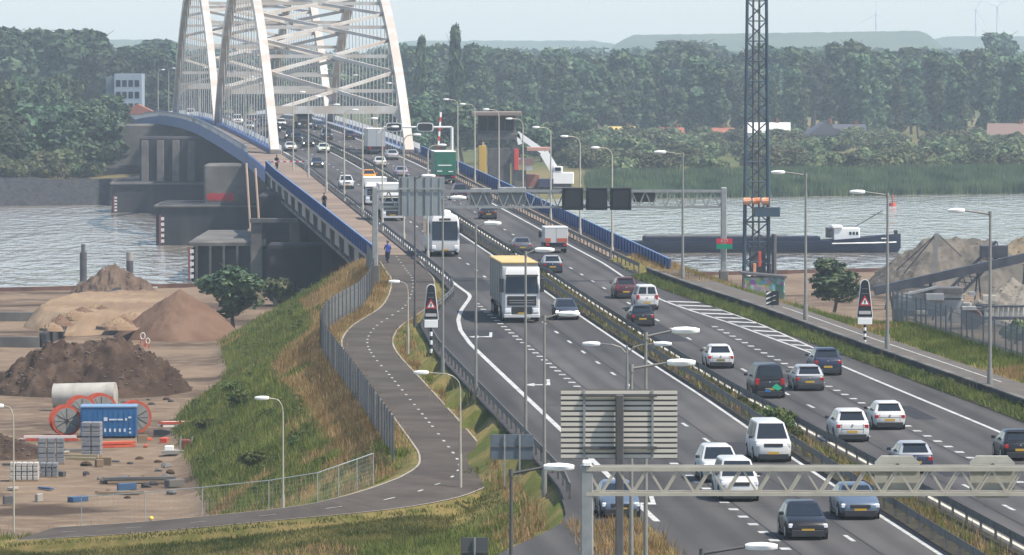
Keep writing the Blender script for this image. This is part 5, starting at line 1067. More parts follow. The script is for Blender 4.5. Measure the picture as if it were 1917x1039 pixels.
# pontoon and mooring piles in the river
o = thing('pontoon', 'long low rusty pontoon moored at the left bank', 'pontoon', (-52, 652, 0)); mb = MB(); mb.cbox(-80, -36.5, 650, 657, -.5, 1.1, .15); mb.build('hull', GALV_D, o, True)
mb = MB(); mb.cbox(-80.2, -36.3, 649.8, 657.2, 1.1, 1.4, .05); mb.build('deck_edge', mat('rust', (.22,.10,.065), .85, col2=(.3,.16,.1), scale=.6), o, True)
for k in range(7): mb = MB(); mb.cbox(-44+k*1.1, -43.2+k*1.1, 651, 654, 1.4, 1.75+.2*(k % 3), .05); mb.build('deck_box', (GALV, GALV_D, CONC_L)[k % 3], o, True)
for px, yt, r, lab in ((156, 457, .42, 'taller dark mooring pile with stepped top'), (243, 472, .42, 'shorter dark mooring pile with pale cap')):
    c = G(px, 527, 0); q = at(px, yt, c.y); o = thing('mooring_pile', lab, 'mooring pile', (c.x, c.y, 0)); mb = MB(); mb.tube((0,0,-3), (0,0,q.z-1), r, r, 14); mb.build('pile', mat('pile_steel', (.05,.045,.055), .7, col2=(.08,.07,.075), scale=1), o, smooth=60)
    mb = MB(); mb.tube((0,0,q.z-1), (0,0,q.z), r*(.6 if px < 200 else 1.0), r*(.6 if px < 200 else 1.0), 14); mb.build('cap', CONC_L if px > 200 else GALV_D, o, smooth=60)
# ---- building materials in the yard
REDP = mat('reel_red', (.42,.05,.025), .6, col2=(.5,.09,.04), scale=2); REELG = mat('reel_flange', (.26,.255,.235), .7, col2=(.19,.185,.17), scale=2.5)
def reel(px, pyb, dia, label, ry=.25, red=False):
    c = G(px, pyb, 2.0); o = thing('cable_reel', label, 'cable reel', (c.x, c.y+.6, 2.0), ry, 'cable reels in the yard'); r = dia/2
    for y in (-.55, .55):
        mb = MB(); mb.disc((0,y,r), (0,1,0), r, .08, 26); f = mb.build('flange', REDP if red else REELG, o, smooth=40); mb = MB(); mb.disc((0,y-.045*(1 if y < 0 else -1),r), (0,1,0), r*.84, .03, 26); mb.build('flange_face', REELG, f, smooth=40)
        for k in range(6): a = k*math.pi/6; mb = MB(); mb.bar((-math.cos(a)*r*.8, y-.07*(1 if y < 0 else -1), r-math.sin(a)*r*.8), (math.cos(a)*r*.8, y-.07*(1 if y < 0 else -1), r+math.sin(a)*r*.8), .05, .02, (0,1,0)); mb.build('flange_plank', GALV_D if k % 2 else REELG, f)
    mb = MB(); mb.disc((0,0,r), (0,1,0), r*.7, 1.05, 22); mb.build('cable_coil', mat('cable_red', (.36,.03,.02), .6, col2=(.25,.02,.015), scale=8, stretch=(.1,6,.1)), o, smooth=40); mb = MB(); mb.disc((0,-.6,r), (0,1,0), .12, .12, 10); mb.build('hub', BLACKP, o)
reel(121, 816, 2.0, 'large grey cable reel with red rim left of the blue container', red=True); reel(250, 811, 2.15, 'large grey cable reel right of the blue container', red=True); reel(186, 796, 2.15, 'red cable reel showing above the blue container', red=True); reel(150, 798, 2.05, 'red cable reel behind the left grey reel', red=True)
c = G(203, 820, 2.0); o = thing('container', 'blue site container with pale lettering among cable reels', 'container', (c.x, c.y, 2.0), .03); CB = mat('container_blue', (.012,.10,.26), .5, col2=(.02,.13,.31), scale=1.5)
mb = MB(); mb.cbox(-1.82, 1.82, 0, 2.4, .12, 2.0, .04); mb.build('box', CB, o); mb = MB(); mb.cbox(-1.86, 1.86, -.04, 2.44, 2.0, 2.1, .03); mb.build('roof', mat('container_top', (.15,.25,.38), .5), o)
for k in range(11): mb = MB(); mb.box(-1.7+k*.34, -1.58+k*.34, -.03, .0, .25, 1.85); mb.build('corrugation', CB, o)
for x, z, w, h in [(-.3, 1.12, .24, .24), (.05, 1.16, .5, .1), (.6, 1.16, .35, .1), (1.1, 1.14, .12, .16), (1.3, 1.3, .2, .1), (-.95, .35, .1, .18)]+[(-.6+k*.32, .4, .13, .22) for k in range(6)]+[(1.35, .55, .12, .1), (1.35, .3, .14, .12)]: mb = MB(); mb.box(x, x+w, -.045, -.03, z, z+h); mb.build('lettering', mat('letter_pale', (.55,.62,.68), .6), o)
a = G(160, 770, 2.0); mb = MB(); mb.loft([[(x, .9*math.cos(t), 1.15+.9*math.sin(t)) for t in np.linspace(0, 6.283, 17)[:-1]] for x in (-2.2, 2.2)]); q = mb.build('concrete_pipe', mat('pale_pipe', (.42,.40,.36), .7, col2=(.3,.285,.255), scale=1), smooth=40); q.location = (a.x, a.y, 1.95); q.rotation_euler = (0, -.03, -.12); tag(q, 'large pale pipe lying behind the cable reels', 'pipe')
def crates(px, pyb, nx, nz, w, h, m, label, rz=0):
    c = G(px, pyb, 2.0); o = thing('crate_stack', label, 'crates', (c.x, c.y, 2.0), rz)
    for i in range(nx):
        for k in range(nz):
            x = (i-nx/2)*w; z = .12+k*h; mb = MB(); mb.cbox(x+.03, x+w-.03, .02*(k % 2), .95, z, z+h*.86, .02); mb.build('crate', m, o); 
    mb = MB(); mb.box(-nx*w/2, nx*w/2, 0, 1, -.05, .11); mb.build('pallet', mat('pallet_wood', (.25,.18,.11), .9), o); return o
GC = mat('crate_grey', (.15,.155,.165), .6, col2=(.2,.205,.215), scale=3); crates(96, 870, 3, 5, .55, .31, GC, 'stack of grey crates left of the blue container', .1); crates(170, 856, 2, 7, .62, .3, mat('crate_grey2', (.19,.19,.2), .6, col2=(.24,.24,.25), scale=3), 'tall stack of grey crates in front of the blue container', -.1)
crates(45, 902, 5, 4, .34, .26, mat('white_block', (.45,.43,.4), .8, col2=(.38,.36,.33), scale=4), 'stack of whitish blocks at the left picture edge'); crates(91, 896, 3, 3, .36, .28, GC, 'low stack of grey blocks beside the whitish stack')
WRED = mat('white_red', (.66,.60,.55), .7)
def bundle(px, pyb, n, L, rz, label, ms, r=.09, z=2.0):
    c = G(px, pyb, z); o = thing('beam_bundle', label, 'beams', (c.x, c.y, z), rz)
    for k in range(n): mb = MB(); y = (k % 4)*.24; zz = .1+(k//4)*.2; dx = random.uniform(-.25, .25); mb.bar((-L/2+dx, y, zz), (L/2+dx, y, zz), .18, .15); mb.build('beam', ms[k % len(ms)], o)
bundle(333, 800, 8, 2.3, .25, 'bundle of red and white beams at the foot of the slope', [WRED, REDP, WRED], z=2.6); bundle(92, 826, 6, 3.4, .0, 'red and white barrier planks lying left of the container', [REDP, WRED, REDP]); bundle(218, 838, 8, 2.6, .5, 'orange-red pipes lying in front of the container', [REDP, mat('orange_pipe', (.55,.2,.06), .6)])
bundle(150, 862, 5, 2.0, -.3, 'pale timber offcuts between the crate stacks', [mat('timber', (.42,.34,.2), .8), CONC_L]); bundle(262, 905, 7, 4.2, .22, 'weathered logs and pipes near the mesh fence', [mat('log', (.22,.17,.12), .9), GALV_D, CONC]); bundle(222, 926, 4, 2.4, .05, 'short planks lying before the mesh fence', [mat('log', (.22,.17,.12), .9)])
o = thing('trailer_frame', 'small pale frame box with red load at the slope foot', 'trailer', G(330, 852, 2.1)); 
mb = MB(); mb.cbox(-.9, 1.0, 0, 1.4, .05, .3, .03); mb.build('bed', CONC_L, o)
for x in (.25, .95): mb = MB(); mb.bar((x-.05, .2, .3), (x+.05, .2, 1.15), .09, .09); mb.build('stake', CONC_L, o)
mb = MB(); mb.cbox(.36, .84, .3, .9, .3, .95, .05); mb.build('red_load', mat('load_red', (.2,.04,.03), .7), o); mb = MB(); mb.cbox(-.75, -.2, .3, .9, .3, .55, .03); mb.build('white_load', LAMPW, o)
for k in range(46):                                      # rubble
    px = random.uniform(150, 330); py = random.uniform(860, 935) if k < 26 else random.uniform(735, 760); c = G(px, py, 2.0); mb = MB(); s = random.uniform(.12, .4)
    mb.loft([[(s*f*(1+.3*math.sin(3*t+k))*math.cos(t), s*f*.8*math.sin(t), z*s) for t in np.linspace(0, 6.28, 8)[:-1]] for z, f in ((-.2, .8), (.25, 1), (.6, .6), (.7, .2))]); q = mb.build('rubble_block', (CONC, SOIL, CONC_D)[k % 3]); q.location = c; q.rotation_euler = (random.uniform(-.3,.3), 0, random.uniform(0, 6)); tag(q, 'broken lump of rubble lying in the left yard', 'rubble', 'rubble lumps in the yard')
for k in range(22):                                      # small clutter
    px = random.uniform(0, 330); py = random.uniform(815, 945) if k < 24 else random.uniform(640, 700); c = G(px, py, 2.05); mb = MB(); L = random.uniform(.4, 1.6); w = random.uniform(.15, .5); h = random.uniform(.08, .5)
    mb.cbox(-L/2, L/2, -w/2, w/2, 0, h, .03); q = mb.build('site_scrap', (CONC, mat('scrap_wood', (.2,.15,.1), .9), GALV_D, mat('scrap_blue', (.03,.08,.16), .6), CONC_L, REDP)[k % 6]); q.location = c; q.rotation_euler = (0, 0, random.uniform(0, 3)); tag(q, 'small piece of building scrap scattered in the left yard', 'scrap', 'scrap pieces in the yard')
# loops of red-white chain markers
o = thing('loop_marker', 'red and white looped marker post standing on the sand', 'marker', G(270, 652, 2.0))
for x, z, r in ((-.12, 1.05, .28), (-.1, .5, .3), (.3, .62, .24), (.25, .2, .24)): mb = MB(); mb.pipe([(x+r*.7*math.cos(t), 0, z+r*math.sin(t)) for t in np.linspace(0, 6.283, 11)], .05, 5); mb.build('loop', WRED if z > .5 else REDP, o)
small_sign(396, 412, 598, 613, 628, 2.0, 'small white board in front of the leafy tree', 1, LAMPW); small_sign(247, 259, 596, 604, 612, 2.0, 'tiny white board left of the reddish sand heap', 1, LAMPW)
plant('broad', G(437, 622, 2.0), 6.6, 'leafy grey-green young tree in the yard before the viaduct', wf=1.5, i=1); plant('broad', G(1562, 583, 4.0), 5.0, 'dense dark bushy tree right of the graffiti hut', wf=1.5, i=2)
plant('bush', G(520, 572, 2.0), 3.0, 'dark bush against the viaduct machine room', 'bush', name='bush'); plant('bush', G(1905, 640, 2.3), 1.8, 'dark shrub in the right yard at the picture edge', 'bush', name='bush')
# ------------------------------------------------------------------ fences
def palisade(pts, h, label, m, pick=.17, gap=2.6):
    o = thing('palisade_fence', label, 'fence', pts[0]); mb = MB(); acc = 0; nxt = 0; posts = []
    for a, b_ in zip(pts[:-1], pts[1:]):
        L = (b_-a).length; n = max(1, round(L/pick)); d = (b_-a).normalized(); r = Vector((-d.y, d.x, 0))*.02
        for k in range(n):
            p = a.lerp(b_, k/n); w = d*.05; q = [p-w, p+w, p+w+Vector((0,0,h)), p+Vector((0,0,h+.12)), p-w+Vector((0,0,h))]; mb.add([x-r for x in q], [(0,1,2,3,4)])
        acc += L
        if acc >= nxt: posts.append(a); nxt += gap
    q = mb.build('pickets', m, o, True); q['kind'] = 'stuff'
    mb = MB()
    for z in (.35, h-.3): mb.loft([[p+Vector((0,.03,z)), p+Vector((0,.07,z)), p+Vector((0,.07,z+.06)), p+Vector((0,.03,z+.06))] for p in pts])
    mb.build('rails', GALV_D, o, True)
    for p in posts: mb = MB(); mb.box(p.x-.05, p.x+.05, p.y+.03, p.y+.13, p.z-.3, p.z+h+.05); mb.build('post', GALV_D, o, True)
    return o
iT = max(range(len(PATHC)), key=lambda i: PATHC[i].x if PATHC[i].y < 330 else -99)
FEN = mat('fence_grey', (.17,.20,.23), .55, .2)
i0 = next(i for i, p in enumerate(PATHC) if p.y < 512)
palisade([p-n*(W2+1.35)-Vector((0,0,.1)) for p, n in list(zip(PATHC, PATHN))[i0:iT-3]], 2.05, 'grey palisade fence following the cycle path along the embankment crest', FEN)
palisade([RP(y, RIGHT_RAIL(y)+6.9, .55) for y in np.arange(300, 418, 2.0)][::-1], 1.95, 'grey palisade fence between right path and gravel yard', FEN)
o = thing('mesh_fence', 'wire mesh site fence at the foot of the embankment', 'fence', PATHC[iT+8]-PATHN[iT+8]*3); P2 = [p-n*3.0 for p, n in list(zip(PATHC, PATHN))[iT+9:]][::3]
P2 = [Vector((p.x, p.y, terrain(p.x, p.y))) for p in P2]
WIRE = mat('mesh_wire', (.4,.42,.42), .5, .3)
for a, b_ in zip(P2[:-1], P2[1:]):
    mb = MB(); up = Vector((0,0,1.9)); mb.pipe([a+Vector((0,0,.1)), a+up, b_+up, b_+Vector((0,0,.1)), a+Vector((0,0,.1))], .022, 5)
    for k in range(1, 12): p = a.lerp(b_, k/12); mb.tube(p+Vector((0,0,.1)), p+up, .004, .004, 3)
    for k in range(1, 9): z = Vector((0,0,.1+k*.2)); mb.tube(a+z, b_+z, .003, .003, 3)
    mb.build('panel', WIRE, o, True); mb = MB(); mb.cbox(a.x-.12, a.x+.12, a.y-.3, a.y+.3, a.z-.05, a.z+.14, .03); mb.build('foot_block', CONC_L, o, True)
p = P2[len(P2)*2//3]; wk = G(285, 985, 3.3); person((wk.x, wk.y, terrain(wk.x, wk.y)), 2.4, 'worker in blue with yellow helmet behind the mesh fence', 'stand', BLUEC, DENIM, HELM)
# ------------------------------------------------------------------ river vessel
Yv = 828.0; xb = at(1687, 0, Yv).x; xs_ = at(1120, 0, Yv).x; o = thing('cargo_vessel', 'long dark blue inland cargo vessel with white wheelhouse on the river', 'ship', ((xb+xs_)/2, Yv, 0)); HULL = mat('hull_navy', (.008,.013,.034), .7, col2=(.012,.018,.042), scale=.4, spec=.2)
rings = []
for t in (0, .02, .08, .3, .7, .84, .9, .94, .97, .99, 1.0):
    x = xs_+(xb-xs_)*t; w = 3.0*min(1, (1-t)*9+.04, t*14+.5)**.7; top = 1.5+(.0 if t < .72 else (t-.72)/.28*1.0); rk = .0 if t < .9 else (t-.9)*6
    rings.append([(x-rk*1.2, Yv-w*.8, -.6), (x, Yv-w, .6), (x, Yv-w, top), (x, Yv+w, top), (x, Yv+w, .6), (x-rk*1.2, Yv+w*.8, -.6)])
mb = MB(); mb.loft(rings); mb.build('hull', HULL, o, True, smooth=30)
mb = MB(); mb.loft([[(xs_+(xb-xs_)*t, Yv-3.04*min(1, (1-t)*9+.04)**.7, z) for z in (1.15+.7*max(0, t-.72), 1.25+.7*max(0, t-.72))]+[(xs_+(xb-xs_)*t, Yv-3.0*min(1, (1-t)*9+.04)**.7+.1, 1.42+.7*max(0, t-.72))] for t in (.77, .85, .9, .94, .97, .985)]); mb.build('white_stripe', LAMPW, o, True)
x0, x1 = at(1475, 0, Yv).x, at(1535, 0, Yv).x; mb = MB(); mb.cbox(xs_+6, x1, Yv-2.3, Yv+2.3, 1.5, 2.15, .1); mb.build('hatch_coaming', HULL, o, True); mb = MB(); mb.cbox(xs_+6.2, x0, Yv-2.2, Yv+2.2, 2.15, 2.32, .1); mb.build('hatch_cover', GALV_D, o, True)
x0, x1 = at(1560, 0, Yv).x, at(1609, 0, Yv).x; mb = MB(); mb.cbox(x0, x1, Yv-2.0, Yv+2.0, 1.6, 3.3, .1); mb.build('wheelhouse', LAMPW, o, True); mb = MB(); mb.cbox(x0-.2, x0+1.2, Yv-2.2, Yv+1.8, 3.3, 3.65, .08); mb.build('bridge_roof', LAMPW, o, True)
for k in range(3): mb = MB(); mb.box(x0+2.1+k*.45, x0+2.4+k*.45, Yv-2.03, Yv-2.0, 2.4, 2.8); mb.build('window', GLASS, o, True)
mb = MB(); mb.bar((x1-.6, Yv, 3.4), (at(1653, 0, Yv).x, Yv, 5.6), .12, .12); mb.bar((x1+1.6, Yv, 5.1), (x1+3.2, Yv, 5.2), .35, .1); mb.build('mast', GALV_D, o, True)
mb = MB(); mb.cbox(xb-.9, xb-.4, Yv-.3, Yv+.3, 2.4, 3.0, .05); mb.build('bow_bollard', BLACKP, o, True); mb = MB(); mb.box(xb-3.6, xb-1.8, Yv-2.2, Yv-2.16, 1.85, 2.0); mb.build('name_mark', LAMPW, o, True)
mb = MB(); mb.cbox(x0-.9, x0-.2, Yv-2.1, Yv+2, 2.0, 3.3, .05); mb.build('funnel', BLACKP, o, True)
c = G(1671, 385, 0); o = thing('river_buoy', 'tiny red buoy near the far reeds', 'buoy', c); mb = MB(); mb.tube((0,0,-.5), (0,0,.5), .7, .6, 12); mb.build('float', REDP, o); mb = MB(); mb.tube((0,0,.5), (0,0,2.0), .14, .1, 8); mb.build('topmark', REDP, o)
# ------------------------------------------------------------------ lattice mast, hut, gravel yard
Yc = 612.0; c = at(1416, 565, Yc); o = thing('lattice_mast', 'tall teal lattice crane mast rising out of the picture', 'crane', (c.x, Yc, 2.2)); TEAL = mat('teal_steel', (.025,.075,.115), .55, col2=(.045,.05,.07), scale=1.2)
H = 38.0
def leg(i, z): f = 1-.30*z/H; return Vector((c.x+(-1.25 if i in (0, 3) else 1.25)*f, Yc+(-1.0 if i < 2 else 1.0)*f, 2.2+z))
for i in range(4): mb = MB(); mb.tube(leg(i, -.5), leg(i, H), .17, .12, 7); mb.build('leg', TEAL, o, True)
for k in range(19):
    for i in range(4):
        j = (i+1) % 4; z0 = k*2.0; z1 = z0+2; mb = MB(); mb.tube(leg(i, z0), leg(j, z1), .07, .07, 5); mb.build('brace', TEAL, o, True)
    mb = MB()
    for i in range(4): mb.tube(leg(i, z1), leg((i+1) % 4, z1), .06, .06, 5)
    mb.build('ring', TEAL, o, True)
for dx in (-.35, .25): mb = MB(); mb.tube((c.x+dx, Yc, 3), (c.x+dx, Yc, 40), .12, .12, 6); mb.build('guide_tube', GALV_D, o, True)
mb = MB(); mb.cbox(c.x-.3, c.x+2.3, Yc-1.6, Yc-.9, at(0, 405, Yc).z, at(0, 387, Yc).z, .06); mb.build('winch_platform', TEAL, o, True)
mb = MB(); p0 = at(1391, 376, Yc); 
for k in range(3): mb.tube((p0.x+k*.9, Yc-1.4, p0.z), (p0.x+k*.9+.7, Yc-1.4, p0.z+.02), .36-.05*(k == 1), .36, 10)
mb.build('orange_hook_block', mat('orange', (.6,.13,.04), .5, col2=(.65,.4,.25), scale=2), o, True)
mb = MB(); mb.cbox(c.x-.7, c.x+.9, Yc-.8, Yc+.8, 3.5, at(0, 462, Yc).z, .1); mb.build('engine_housing', mat('engine_dark', (.04,.045,.055), .7, col2=(.10,.095,.095), scale=1.4), o, True)
for k in range(5): mb = MB(); mb.cbox(c.x-.9+.5*k, c.x-.6+.5*k, Yc-1.72, Yc-1.5, 3.6+1.1*(k % 3), 4.9+1.2*(k % 3), .04); mb.build('hydraulic_unit', (LAMPW, mat('orange', (.6,.13,.04), .5), REDP, LAMPW, BLACKP)[k], o, True)
mb = MB(); mb.tube((c.x+1.7, Yc-1.2, 3), (c.x+1.7, Yc-1.2, 9.0), .25, .25, 8); mb.build('hoist_cylinder', GALV_D, o, True)
hc = G(1432, 566, 3.2); o = thing('graffiti_hut', 'small hut covered in coloured graffiti at the mast foot', 'hut', (hc.x, hc.y, 3.0)); gm = bpy.data.materials.new('graffiti'); gm.use_nodes = True; nt = gm.node_tree; b_ = nt.nodes['Principled BSDF']; vo = nt.nodes.new('ShaderNodeTexVoronoi'); vo.inputs['Scale'].default_value = 2.3; tcn = nt.nodes.new('ShaderNodeTexCoord'); nt.links.new(tcn.outputs['Object'], vo.inputs['Vector']); hs_ = nt.nodes.new('ShaderNodeHueSaturation'); hs_.inputs['Saturation'].default_value = .75; hs_.inputs['Value'].default_value = .45; nt.links.new(vo.outputs['Color'], hs_.inputs['Color']); nt.links.new(hs_.outputs[0], b_.inputs['Base Color'])
mb = MB(); mb.cbox(-2.0, 1.9, 0, 3, -1.0, 2.6, .05); mb.build('wall', gm, o); mb = MB(); mb.prism([(-2.3, -.2, 2.9), (2.1, -.2, 2.5), (2.1, -.2, 2.7), (-2.3, -.2, 3.1)], (0, 3.5, 0)); mb.build('roof', GALV_D, o); mb = MB(); mb.box(1.0, 1.75, -.03, .0, -.2, 1.9); mb.build('door', mat('hut_door', (.03,.09,.07), .6), o)
o = thing('marker_board', 'black and white diagonal striped marker below the mast', 'road sign', road_hit(1446, 578, .45)); mb = MB(); mb.box(-.45, .45, -.03, 0, .25, 1.25); mb.build('board', SIGNBK, o)
for k in range(3): mb = MB(); mb.prism([(-.43, -.034, .3+k*.33), (.1, -.034, .27+k*.33+.35) if k < 2 else (-.05, -.034, 1.22), (.28, -.034, .27+k*.33+.35) if k < 2 else (-.2, -.034, 1.22), (-.43, -.034, .44+k*.33) if k < 2 else (-.43, -.034, 1.1)], (0, -.01, 0)); mb.build('stripe', LAMPW, o)
mb = MB(); mb.tube((0, .03, -.2), (0, .03, 1.2), .04, .04, 7); mb.build('post', GALV, o)
heap('gravel_heap', 1800, 547, 19, 24, 5.4, GRAVEL, 'large grey gravel heap at the right river bank', 3.1, .5, shape=.85, ridge=.3); heap('gravel_heap', 1908, 607, 14, 16, 3.6, mat('gravel_light', (.16,.145,.12), .95, col2=(.2,.182,.153), scale=.6, bump=.08, bscale=3), 'paler gravel heap in front at the right edge', 5.5, .45, shape=.9)
heap('gravel_heap', 1935, 535, 16, 24, 5.8, mat('sandy_heap', (.22,.165,.10), .95, col2=(.19,.155,.105), scale=.4, bump=.08, bscale=3), 'sandy heap behind the conveyor at the right edge', 6.6, .25)
for o_ in [o_ for o_ in COL.objects if o_.name.startswith('gravel_heap')]: clods(o_, 240, .05, .18, mat('stone', (.13,.12,.10), .95, col2=(.2,.18,.15), scale=2))
Yk = 598.0; o = thing('conveyor', 'long dark conveyor belt rising to the right over the gravel', 'conveyor', at(1640, 545, Yk)); DKS = mat('machine_dark', (.022,.026,.04), .6, col2=(.05,.055,.07), scale=1)
a = at(1636, 545, Yk); b_ = at(1990, 466, Yk); mb = MB(); mb.bar(a, b_, 1.3, .85); mb.build('belt_frame', DKS, o, True); mb = MB(); mb.bar(a+Vector((0,0,.33)), b_+Vector((0,0,.33)), 1.0, .08); mb.build('belt', RUBBER, o, True)
for t in (.08, .3, .55, .8): p = a.lerp(b_, t); mb = MB(); mb.bar((p.x-.4, Yk, 1.8), p, .16, .16); mb.bar((p.x+.4, Yk, 1.8), p, .16, .16); mb.build('trestle', DKS, o, True)
Yk = 604.0; o = thing('loading_boom', 'dark steel lattice boom crossing the conveyor', 'boom', at(1785, 540, Yk)); a = at(1782, 538, Yk); b_ = at(1866, 452, Yk); d = Vector((.9, 0, -.7))
for q in (Vector(), d):
    for w in (0, 1.2): mb = MB(); mb.bar(a+q+Vector((0,w,0)), b_+q+Vector((0,w,0)), .2, .2); mb.build('chord', DKS, o, True)
for k in range(8): p0 = a.lerp(b_, k/8); p1 = a.lerp(b_, (k+1)/8); mb = MB(); mb.bar(p0, p1+d, .1, .1); mb.bar(p0+d, p1, .1, .1); mb.build('brace', DKS, o, True)
mb = MB(); mb.cbox(b_.x-1.6, b_.x+1.1, Yk-.3, Yk+1.5, b_.z-1.6, b_.z-.4, .06); mb.build('head_plate', DKS, o, True)
Yk = 640.0; t = at(1754, 437, Yk); o = thing('stay_mast', 'grey mast with slanting stays in front of the gravel heap', 'mast', at(1748, 520, Yk)); mb = MB(); mb.bar((at(1747, 0, Yk).x, Yk, 2), t, .5, .4); mb.build('post', POLE, o, True)
for px, py in ((1678, 506), (1692, 512), (1800, 480)): mb = MB(); mb.bar(t, at(px, py, Yk+1), .12, .12); mb.build('stay', GALV_D, o, True)
Ym = 560.0; o = thing('screening_plant', 'grey gravel screening machine on the yard behind the palisade', 'machine', at(1735, 600, Ym)); GM = mat('machine_grey', (.2,.22,.235), .6, col2=(.27,.28,.29), scale=1.2)
for x0, x1, y0, y1, m in ((1672, 1800, 558, 577, GM), (1690, 1770, 577, 590, DKS), (1670, 1690, 575, 602, DKS), (1700, 1798, 545, 556, GALV), (1800, 1840, 572, 606, DKS), (1742, 1800, 536, 547, GALV_D)): onG(x0, x1, y0, y1, 'hopper' if m is GM else 'machine_part', m, Ym+random.uniform(-.5, .5), 2.5, o, .08)
for k in range(16): x0 = random.uniform(1670, 1850); y0 = random.uniform(540, 585); onG(x0, x0+random.uniform(10, 38), y0, y0+random.uniform(5, 14), 'machine_part', (GALV, CONC_L, DKS, GM, POLE_L)[k % 5], Ym-random.uniform(1, 3), random.uniform(.3, 1.2), o, .04)
for x0 in (1680, 1712, 1745, 1776): p = at(x0, 600, Ym); q = at(x0+14, 560, Ym); mb = MB(); mb.bar(p, q, .18, .18); mb.build('strut', GALV_D, o, True)
p = at(1680, 555, Ym-2.6); q = at(1755, 537, Ym-2.6); mb = MB(); mb.bar(p, q, .9, .2); mb.build('chute', GALV, o, True); mb = MB(); w = at(1815, 606, Ym); mb.disc((w.x, Ym-3, w.z+.6), (.3, 1, 0), .95, .6, 18); mb.build('drum', mat('drum_brown', (.12,.08,.075), .8), o, True)
o = thing('roller_frame', 'dark frame with pale upright rollers at the right edge', 'machine', at(1890, 598, 552)); onG(1838, 1940, 592, 598, 'beam', DKS, 552, .8, o, .04); onG(1838, 1940, 571, 575, 'beam', DKS, 552, .5, o, .04)
for k in range(10): onG(1842+k*9.5, 1848+k*9.5, 575, 592, 'roller', GALV, 551.9, .3, o, .03)
# ------------------------------------------------------------------ works on the far right of the bridge
Ye = 900.0; o = thing('excavator', 'white long-armed excavator beside the bridge control cabin', 'excavator', at(1050, 346, Ye)); p = [at(x, y, Ye) for x, y in ((1040, 322), (1018, 285), (968, 250), (974, 270))]
mb = MB(); mb.bar(p[0], p[1], .8, 1.3); mb.bar(p[1], p[2], .5, .8); mb.build('boom', LAMPW, o, True); mb = MB(); mb.bar(p[2], p[3], .5, .6); mb.build('stick', LAMPW, o, True)
for x0, x1, y0, y1, nm, m in ((1034, 1074, 322, 343, 'body', LAMPW), (1036, 1053, 311, 322, 'cab', LAMPW), (1039, 1050, 313, 320, 'cab_window', GLASS), (1030, 1070, 343, 350, 'track', BLACKP)): onG(x0, x1, y0, y1, nm, m, Ye-.4 if nm != 'cab_window' else Ye-3.0, 2.6 if nm != 'cab_window' else .05, o, .1 if nm != 'cab_window' else .01)
Yw = 880.0; o = thing('work_platform', 'jumble of site cabins and pallets on a pontoon by the bridge', 'site cabins', at(990, 352, Yw)); 
for x0, x1, y0, y1, m in ((958, 1080, 350, 362, GALV_D), (960, 985, 318, 350, CONC), (985, 1010, 326, 350, mat('red_brown', (.3,.14,.11), .8)), (983, 996, 308, 318, LAMPW), (1008, 1036, 334, 350, mat('cab_navy', (.03,.04,.08), .6)), (965, 1000, 296, 308, mat('pinkish', (.45,.27,.22), .8)), (986, 1030, 275, 282, mat('pinkish', (.45,.27,.22), .8))): onG(x0, x1, y0, y1, 'cabin' if y1-y0 > 9 else 'deck', m, Yw+random.uniform(0, 3), 2.5, o, .06)
# ------------------------------------------------------------------ far houses and turbines
def house(px, Y, w, d, eave, ridge, wallm, roofm, label, gable=False, name='farm_house'):
    c = PX(px, Y, 3.0); o = thing(name, label, 'house', c, random.uniform(-.15, .15)); mb = MB(); mb.box(-w/2, w/2, 0, d, -.5, eave); mb.build('wall', wallm, o)
    mb = MB()
    if gable: mb.prism([(-w/2-.3, -.3, eave), (w/2+.3, -.3, eave), (0, -.3, ridge)], (0, d+.6, 0))
    else: mb.prism([(-w/2-.3, -.4, eave), (-w/2-.3, d+.4, eave), (-w/2-.3, d/2, ridge)], (w+.6, 0, 0))
    rf_ = mb.build('roof', roofm, o); mb = MB(); mb.box(w*.2, w*.2+.6, d/2-.3, d/2+.3, ridge-.5, ridge+.9); mb.build('chimney', mat('brick_red', (.25,.1,.07), .9), rf_)
    for k in range(3): mb = MB(); x = -w*.32+k*w*.3; mb.box(x, x+w*.1, -.04, 0, eave*.35, eave*.75); mb.build('window', GLASS, o)
WW = mat('house_white', (.6,.58,.54), .8); DT = mat('roof_dark', (.06,.06,.075), .7); RT = mat('roof_red', (.32,.13,.08), .8, col2=(.26,.1,.07), scale=1)
house(1162, 1590, 6.5, 8, 2.5, 4.2, mat('house_tan', (.4,.3,.18), .9), mat('roof_straw', (.5,.37,.14), .9), 'small house with straw-yellow roof across the river'); house(1255, 1600, 6, 7, 2.2, 3.8, mat('house_brick', (.28,.13,.1), .9), RT, 'low house with red roof across the river'); house(1335, 1610, 10, 7, 2, 3.6, mat('house_brick', (.28,.13,.1), .9), RT, 'long low red-roofed shed left of the lattice mast')
house(1437, 1560, 11, 9, 3.0, 5.6, WW, mat('roof_pale', (.6,.58,.55), .7), 'barn with pale roof behind the lattice mast', name='barn'); house(1545, 1570, 9, 8, 2.4, 5.6, mat('house_dark', (.12,.1,.09), .9), DT, 'dark-roofed farmhouse with steep roof', True); house(1592, 1580, 8, 8, 2.2, 4.9, mat('house_dark', (.12,.1,.09), .9), DT, 'dark-roofed farmhouse right of the steep roof'); house(1890, 1540, 11, 9, 2.4, 5.6, mat('house_brick', (.28,.13,.1), .9), mat('roof_brown2', (.2,.14,.12), .85), 'brown-roofed farmhouse at the right picture edge')
o = thing('office_block', 'grey-blue office block among trees left of the bridge', 'building', PX(240, 1480, 3)); mb = MB(); mb.box(-3.3, 3.3, 0, 12, -1, 18.3); mb.build('wall', mat('block_grey', (.23,.27,.32), .7, col2=(.27,.31,.36), scale=.3), o); mb = MB(); mb.box(-5.4, -3.3, 1, 9, -1, 17.6); mb.build('wing', mat('block_dark', (.10,.13,.15), .7), o)
